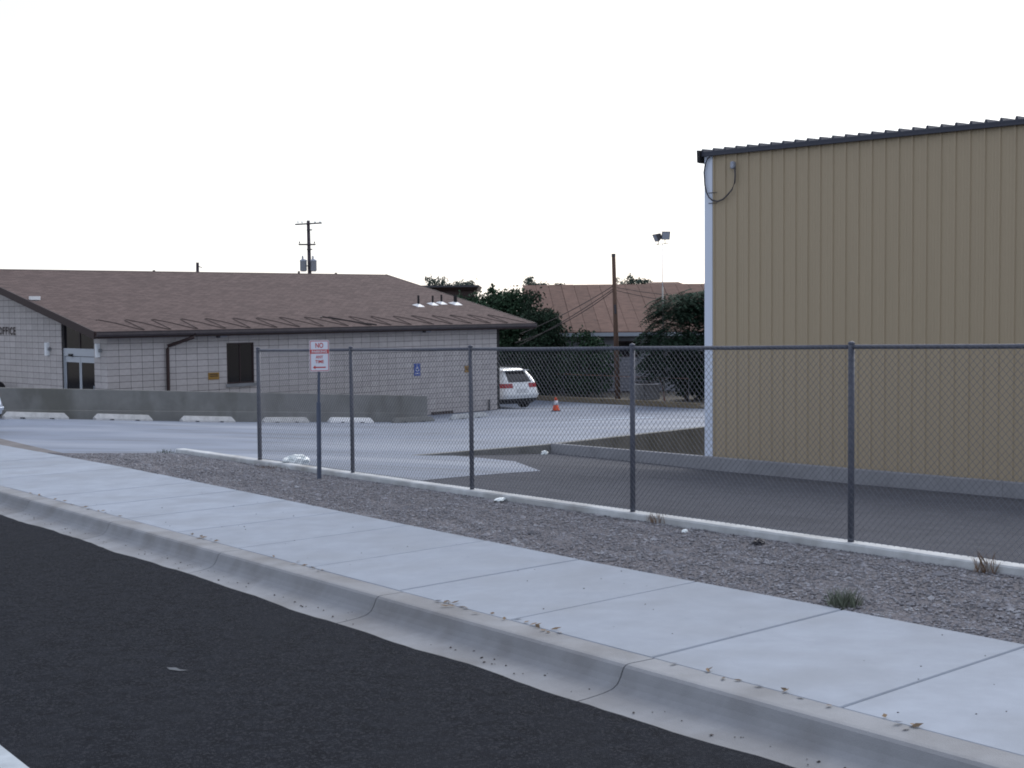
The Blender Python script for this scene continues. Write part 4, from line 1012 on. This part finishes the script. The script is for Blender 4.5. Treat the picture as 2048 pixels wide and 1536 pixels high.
wd_ = MB(); wx0, wx1, wz_0, wz_1 = 4.95, 6.1, -2.35+CAMZ, -1.62+CAMZ
wd_.box((wx0, HY+.52, wz_0), Vector((wx1-wx0, 0, 0)), Vector((0, .06, 0)), Vector((0, 0, wz_1-wz_0))); wo_ = wd_.build('window', m_brown, hs_)
MB().box((wx0+.06, HY+.505, wz_0+.06), Vector((wx1-wx0-.12, 0, 0)), Vector((0, .01, 0)), Vector((0, 0, wz_1-wz_0-.12))).build('pane', m_glass, wo_)
lw = MB().box(at(1263, 803, 61.9)-U*.1, Vector((1.25, 0, 0)), Vector((0, .3, 0)), U*.85); tag(lw.build('low_wall', m_found), 'grey block of low wall beside the wooden pole', 'wall')
# leaning stick and brush pile
k0, k1 = at(1331, 811, 59.5), at(1318, 752, 60.2); st = MB().tube([k0-U*.05, k0.lerp(k1, .5)+Vector((.05, 0, 0)), k1], .035, 6, .02); tag(st.build('leaning_branch', m_rust), 'bare branch leaning on the bank behind the timber border', 'branch')
mb = MB()
for i in range(26):
    c_ = at(1300+random.uniform(-22, 22), 757+random.uniform(-4, 9), 61.6); d = Vector((random.uniform(.3, .9), random.uniform(-.2, .2), random.uniform(-.12, .05))); mb.tube([c_-d*.6, c_+Vector((0, 0, random.uniform(-.05, .05))), c_+d*.6], .012, 4)
tag(mb.build('brush_pile', m_bark), 'tangle of dead twigs piled on the low grey wall', 'brush', kind='stuff')
# dark flat-roofed building
fb = thing('flat_roof_building', at(905, 700, 88), 'dark brown flat-roofed building edge showing above the office roof', 'building')
y_ = 86.0; zt_ = at(905, 571, y_).z; xl, xr = at(815, 571, y_).x, at(958, 571, y_).x
MB().hexa([(xl, y_+.4, zt_-.32), (xr-.15, y_+.3, zt_-.30), (xr-.15, y_+9, zt_-.30), (xl, y_+9, zt_-.32), (xl, y_, zt_), (xr, y_, zt_), (xr, y_+9, zt_), (xl, y_+9, zt_)]).build('roof_slab', m_brown, fb)
MB().box((xl+.2, y_+.5, -4.5+CAMZ), Vector((xr-xl-.5, 0, 0)), Vector((0, 7, 0)), Vector((0, 0, zt_-.32+4.5-CAMZ))).build('wall', m_brown, fb)
MB().box((xl, y_-.02, zt_-.10), Vector((xr-xl, 0, 0)), Vector((0, .02, 0)), Vector((0, 0, .12))).build('roof_edge', m_dark, fb)
# second house roof to the right, mostly hidden by the tree
h2 = thing('house', Vector((9.5, 82, -4.3+CAMZ)), 'reddish hipped roof of a farther house beside the leafy tree', 'house')
zp = at(1310, 563, 80).z; cx_ = at(1312, 563, 80).x; ze = at(1312, 598, 80).z
mb = MB(); mb.v = [Vector(v) for v in ((cx_-2.2, 78, ze), (cx_+3.5, 78, ze), (cx_+3.5, 86, ze), (cx_-2.2, 86, ze), (cx_-.15, 82, zp), (cx_+1.5, 82, zp))]; mb.f = [[0, 1, 5, 4], [1, 2, 5], [2, 3, 4, 5], [3, 0, 4], [3, 2, 1, 0]]; mb.build('roof', m_tile, h2)
MB().box((cx_-1.8, 78.4, -4.6+CAMZ), Vector((5, 0, 0)), Vector((0, 7.2, 0)), Vector((0, 0, ze+4.6-CAMZ))).build('wall', m_siding, h2)

# ------------------------------------------------------------------ trees and shrubs
def rnd_dir():
    while True:
        v = Vector((random.uniform(-1, 1), random.uniform(-1, 1), random.uniform(-1, 1)))
        if .05 < v.length < 1: return v.normalized()
def leaf(mb, c, l, w_, d=None, nrm=None):
    d = d or rnd_dir(); nrm = nrm or rnd_dir(); x = d.cross(nrm)
    if x.length < .05: return
    x.normalize(); mb.poly([c, c+d*l*.5+x*w_*.5, c+d*l, c+d*l*.5-x*w_*.5])
def tree(name, label, base, lobes, material, nclump=90, per=34, ls=.16, clump=.38, cat='tree', group=None, trunk_r=.12, limbs=True):
    """lobes: list of (centre, radii); leaves sit in clumps spread through the lobes, denser toward the rim"""
    t = thing(name, base, label, cat, group); mb = MB()
    top = max(lobes, key=lambda l: l[0].z)[0]
    mb.tube([base-U*.2, base.lerp(top, .35)+Vector((.08, 0, 0)), base.lerp(top, .75)], trunk_r, 8, trunk_r*.45)
    for c_, r_ in lobes:
        for q in range(3):
            e = c_+Vector((rnd_dir().x*r_.x*.6, rnd_dir().y*r_.y*.6, abs(rnd_dir().z)*r_.z*.5)); s0 = base.lerp(top, random.uniform(.3, .65)); mb.tube([s0, s0.lerp(e, .5)+U*.12, e], trunk_r*.35, 5, .012)
    mb.build('trunk', m_bark, t)
    mb = MB(); vol = [l[1].x*l[1].y*l[1].z for l in lobes]
    for i in range(nclump):
        c_, r_ = random.choices(lobes, vol)[0]; d = rnd_dir(); rr_ = random.random()**.45
        k = c_+Vector((d.x*r_.x, d.y*r_.y, d.z*r_.z))*rr_; cs = clump*random.uniform(.5, 1.25)
        for j in range(per):
            e = rnd_dir()*random.random()**.5*cs; e.z *= .7; s_ = ls*random.uniform(.6, 1.3)
            dd = (rnd_dir()+Vector((e.x, e.y, e.z-.25))/cs*1.2).normalized(); leaf(mb, k+e, s_, s_*.5, dd)
    mb.build('crown', material, t, fix=False); return t
def V(*a): return Vector(a)
def base_at(px, Y, z=-4.15): v = at(px, 800, Y); v.z = z+CAMZ; return v
# leafy trees left of the house, seen past the office roof
tree('tree', 'dense dark tree rising behind the far end of the office roof', base_at(1000, 66.5), [(at(1028, 606, 66.5), V(.85, 1.0, .65)), (at(985, 618, 66.8), V(1.0, 1.1, .75)), (at(948, 632, 67), V(1.2, 1.1, 1.0)), (at(915, 622, 70), V(1.1, .9, .75)), (at(1050, 640, 66.5), V(.9, 1.0, .8)), (at(1000, 690, 66.5), V(1.9, 1.1, 1.2))], m_leaf2, 640, 36, .17, .40)
tree('tree', 'lower dark tree between the office roof and the brown house roof', base_at(1085, 64.5), [(at(1080, 632, 64.5), V(.8, .8, .6)), (at(1105, 658, 64.5), V(.7, .6, .65)), (at(1062, 605, 65.5), V(.6, .6, .5)), (at(1090, 690, 64.5), V(.95, .9, 1.0)), (at(1070, 740, 64.5), V(1.3, .9, 1.1))], m_leaf1, 400, 36, .15, .34)
tree('shrub', 'bushy green shrub in front of the grey house wall', base_at(1175, 64), [(at(1170, 695, 64), V(.75, .7, .75)), (at(1195, 720, 64), V(.85, .7, .9)), (at(1140, 735, 64), V(.8, .7, .9)), (at(1170, 765, 64), V(1.3, .7, .6))], m_leaf2, 240, 34, .16, .32, cat='shrub', trunk_r=.06)
tree('shrub', 'dark undergrowth behind the white SUV', base_at(1040, 65), [(at(1020, 730, 65), V(1.4, .7, 1.0)), (at(1100, 762, 64.6), V(1.1, .6, .7)), (at(1040, 772, 64.8), V(1.5, .6, .6))], m_leaf1, 240, 34, .16, .34, cat='shrub', trunk_r=.05)
tree('shrub', 'dark undergrowth below the leafy tree by the tan building', base_at(1380, 61.5), [(at(1385, 770, 61.5), V(.95, .6, .75)), (at(1425, 760, 61.5), V(.9, .6, 1.0))], m_leaf1, 130, 34, .15, .34, cat='shrub', trunk_r=.05)
# ailanthus-like tree: drooping feathered fronds
tb = base_at(1375, 60.5); ta = thing('tree', tb, 'leafy tree with drooping feathered fronds next to the tan building', 'tree')
mb = MB(); tops = [at(1345, 640, 60), at(1385, 600, 60.5), at(1340, 700, 59.6), at(1410, 660, 60.5), at(1320, 735, 59.8), at(1375, 730, 60)]
mb.tube([tb-U*.2, tb+V(-.1, 0, 1.5), tb+V(.05, 0, 3.2)], .11, 8, .06)
for e in tops: s0 = tb+V(0, 0, random.uniform(1, 2.6)); mb.tube([s0, s0.lerp(e, .5)+U*.2, e], .045, 6, .015)
mb.build('trunk', m_bark, ta)
mb = MB(); lob = [(at(1345, 620, 60), V(.85, .8, .75)), (at(1390, 610, 60.6), V(.9, .8, .75)), (at(1335, 680, 59.8), V(.95, .8, .7)), (at(1395, 690, 60.4), V(1.0, .8, .9)), (at(1330, 725, 59.9), V(.75, .7, .55)), (at(1385, 745, 60.2), V(.95, .7, .7)), (at(1440, 640, 60.6), V(1.1, .9, 1.3)), (at(1405, 605, 60.8), V(.7, .7, .7)), (at(1400, 725, 60.5), V(.7, .6, .8))]
for i in range(1700):
    c_, r_ = random.choice(lob); d = rnd_dir(); k = c_+V(d.x*r_.x, d.y*r_.y, d.z*r_.z)*random.random()**.4
    hd_ = (V(d.x, d.y-.3, 0)+rnd_dir()*.5); hd_.z = 0
    if hd_.length < .1: continue
    hd_.normalize(); L = random.uniform(.45, .8); x = hd_.cross(U); pr = None
    for j in range(8):
        u_ = (j+1)/8; p = k+hd_*L*u_+U*(.10*u_-.38*u_*u_)*L*1.6
        for sd_ in (-1, 1): leaf(mb, p, .21, .075, (x*sd_+hd_*.5-U*.45).normalized(), U+rnd_dir()*.3)
mb.build('crown', m_leaf4, ta, fix=False)
# tree tops over the roofs
far = [(872, 562, 95, .9, .42), (905, 566, 95, .7, .35), (935, 566, 96, .55, .3)]
tree('tree', 'sparse pale treetop showing above the flat dark roof', V(at(895, 600, 95).x, 95, -4.5+CAMZ), [(at(px, py, Y), V(rx, .8, rz)) for px, py, Y, rx, rz in far], m_leaf3, 46, 22, .17, .30)
tree('tree', 'sparse pale treetop above the left end of the brown house roof', V(at(1065, 600, 95).x, 95, -4.5+CAMZ), [(at(1060, 564, 95), V(.5, .6, .45)), (at(1080, 570, 95), V(.6, .6, .25))], m_leaf3, 30, 24, .17, .28)
tree('tree', 'wispy treetop above the house roof right of the wooden pole', V(at(1258, 600, 95).x, 95, -4.5+CAMZ), [(at(1243, 562, 95), V(.45, .6, .4)), (at(1262, 560, 95), V(.45, .6, .5)), (at(1285, 562, 95), V(.45, .6, .4))], m_leaf3, 34, 22, .17, .26)
tree('tree', 'small pointed evergreen tip above the trees', V(at(985, 600, 80).x, 80, -4.5+CAMZ), [(at(985, 577, 80), V(.2, .2, .25)), (at(985, 590, 80), V(.4, .35, .4)), (at(985, 568, 80), V(.09, .09, .18))], m_leaf2, 46, 26, .11, .13)
tree('tree', 'round dark treetop at the peak of the house roof', V(at(1122, 600, 84).x, 84, -4.5+CAMZ), [(at(1122, 570, 84), V(.28, .3, .25)), (at(1108, 575, 84), V(.4, .3, .15))], m_leaf1, 16, 26, .14, .2)
# ------------------------------------------------------------------ weeds, litter and small debris
def tuft(name, label, c, r, h, n, material, group=None):
    mb = MB()
    for i in range(n):
        a_ = random.random()*6.28; q = c+V(math.cos(a_), math.sin(a_), 0)*r*random.random()**.7; hh = h*random.uniform(.4, 1.1); ln = V(random.uniform(-.5, .5), random.uniform(-.5, .5), 1).normalized()
        sd_ = V(math.cos(a_*3), math.sin(a_*3), 0)*.0032; mb.poly([q-sd_, q+sd_, q+ln*hh*.6+sd_*.6, q+ln*hh+V(ln.x, ln.y, -.1)*hh*.2, q+ln*hh*.6-sd_*.6])
    return tag(mb.build(name, material, fix=False), label, 'weed', group)
tuft('weed', 'grey-green weed growing in the gravel at the sidewalk edge', ST(6.98, 8.06, ZW-.03), .13, .17, 260, m_weed)
tuft('weed', 'small green weed at the end of the fence kerb', ST(25.0, 9.95, ZW-.03), .18, .10, 90, m_grass)
tuft('weed', 'flattened dry grass at the foot of the fence kerb by the white bag', ST(20.4, 9.98, ZW-.03), .35, .09, 160, m_drygrass)
tuft('weed', 'dry weed grown through the fence kerb beside a fence post', ST(11.35, 10.08, ZW+.0), .16, .12, 90, m_drygrass)
tuft('weed', 'reddish dry weed against the fence kerb in the bay nearest the tan building front', ST(7.15, 10.02, ZW-.03), .10, .22, 60, m_drygrass)
def crumple(name, label, c, sx_, sy, sz, material, cat='litter'):
    bm = bmesh.new(); bmesh.ops.create_icosphere(bm, subdivisions=3, radius=1)
    for v in bm.verts:
        k = .75+.5*random.random(); v.co = V(v.co.x*sx_*k, v.co.y*sy*k, max(-.6, v.co.z)*sz*k)
    me = bpy.data.meshes.new(name); bm.to_mesh(me); bm.free(); me.materials.append(material); o = bpy.data.objects.new(name, me); C.objects.link(o); o.location = c+U*sz*.5; o.rotation_euler.z = R(54); return tag(o, label, cat)
v = S*20.55+N*10.42; a_, b_ = toab(v.x, v.y); crumple('plastic_bag', 'white plastic bag lying against the fence behind the kerb', Vector((v.x, v.y, H(a_, b_)+CAMZ+.02)), .26, .12, .11, m_bag)
c_ = ST(14.15, 9.98, ZW-.0); crumple('paper_scrap', 'crumpled white paper scrap on the gravel next to the fence kerb', c_, .10, .05, .025, m_bag)
crumple('paper_scrap', 'small white scrap on the gravel beyond the fence post', ST(10.55, 9.75, ZW), .035, .03, .02, m_bag)
crumple('dark_rag', 'dark crumpled rag lying on the gravel', ST(9.48, 9.72, ZW), .085, .05, .035, m_dark)
v = W(1.2, -17.6, 0); crumple('paper_scrap', 'white scrap lying on the asphalt by the retaining wall corner', W(1.35, -17.3, Hlow(1.35, -17.3)), .10, .07, .06, m_bag)
mb = MB()     # dead leaves along the kerb seam
for s_, n_2, sp_ in ((8.95, 9, .25), (8.3, 8, .2), (7.7, 5, .2), (6.15, 5, .15), (5.2, 6, .22), (4.55, 5, .18), (17.4, 14, .5), (13.6, 12, .25), (11.4, 8, .35), (19, 6, .4)):
    for i in range(n_2):
        c_ = ST(s_+random.gauss(0, sp_), 5.84+random.gauss(0, .025), ZW+.008); an = random.random()*6.28; leaf(mb, c_, random.uniform(.04, .085), .03, V(math.cos(an), math.sin(an), random.uniform(0, .25)), U+rnd_dir()*.4)
tag(mb.build('dead_leaves', m_litter, fix=False), 'scattered dead leaves along the seam between kerb and sidewalk', 'leaves', kind='stuff')
mb = MB()     # grit in the gutter
for i in range(170):
    s_ = random.uniform(3.5, 20); n = 5.27+random.random()**.7*.24; stone(ST(s_, n, ZW-.160+.06*(n-5.25)), random.choice((.005, .006, .008, .011)))
for i in range(60):
    s_ = random.uniform(3.5, 18); stone(ST(s_, random.uniform(5.9, 7.8), ZW+.001), random.choice((.004, .006, .008)))
tag(mb.build('gutter_grit', m_dirt, fix=False), 'dark grit lying in the concrete gutter', 'grit', kind='stuff')
# lot markings and sealed cracks, each a thin ribbon draped on the lot
def ribbon(name, pts, w_, material, lift=.006):
    mb = MB(); k = []
    for i in range(len(pts)-1):
        for j in range(6): k.append((pts[i][0]+(pts[i+1][0]-pts[i][0])*j/6, pts[i][1]+(pts[i+1][1]-pts[i][1])*j/6))
    k.append(pts[-1])
    for i, p in enumerate(k):
        d = Vector((k[min(i+1, len(k)-1)][0]-k[max(i-1, 0)][0], k[min(i+1, len(k)-1)][1]-k[max(i-1, 0)][1])).normalized(); nn = Vector((-d.y, d.x)); ww = w_*random.uniform(.7, 1.3)/2
        for sg_ in (-1, 1): a, b = p[0]+nn.x*ww*sg_, p[1]+nn.y*ww*sg_; mb.v.append(W(a, b, H(a, b)+lift))
    for i in range(len(k)-1): mb.f.append([2*i, 2*i+1, 2*i+3, 2*i+2])
    o = mb.build(name, material, fix=False); tag(o, kind='structure'); return o
ribbon('lot_marking', [(12.6, -8.3), (15.0, -9.6)], .45, m_bluepaint)
for pts in ([(17, -1.5), (19.5, -4.5), (21, -8), (20.5, -12)], [(14.5, -3), (17.2, -5.5), (18.6, -9), (18, -14)], [(20, -2.5), (22, -6), (23, -10)], [(12, -9), (14.5, -12), (15, -15)], [(19.5, -4.5), (16.5, -9.5), (13.2, -13.5)]):
    ribbon('sealed_crack', pts, .045, m_sealer, .005)
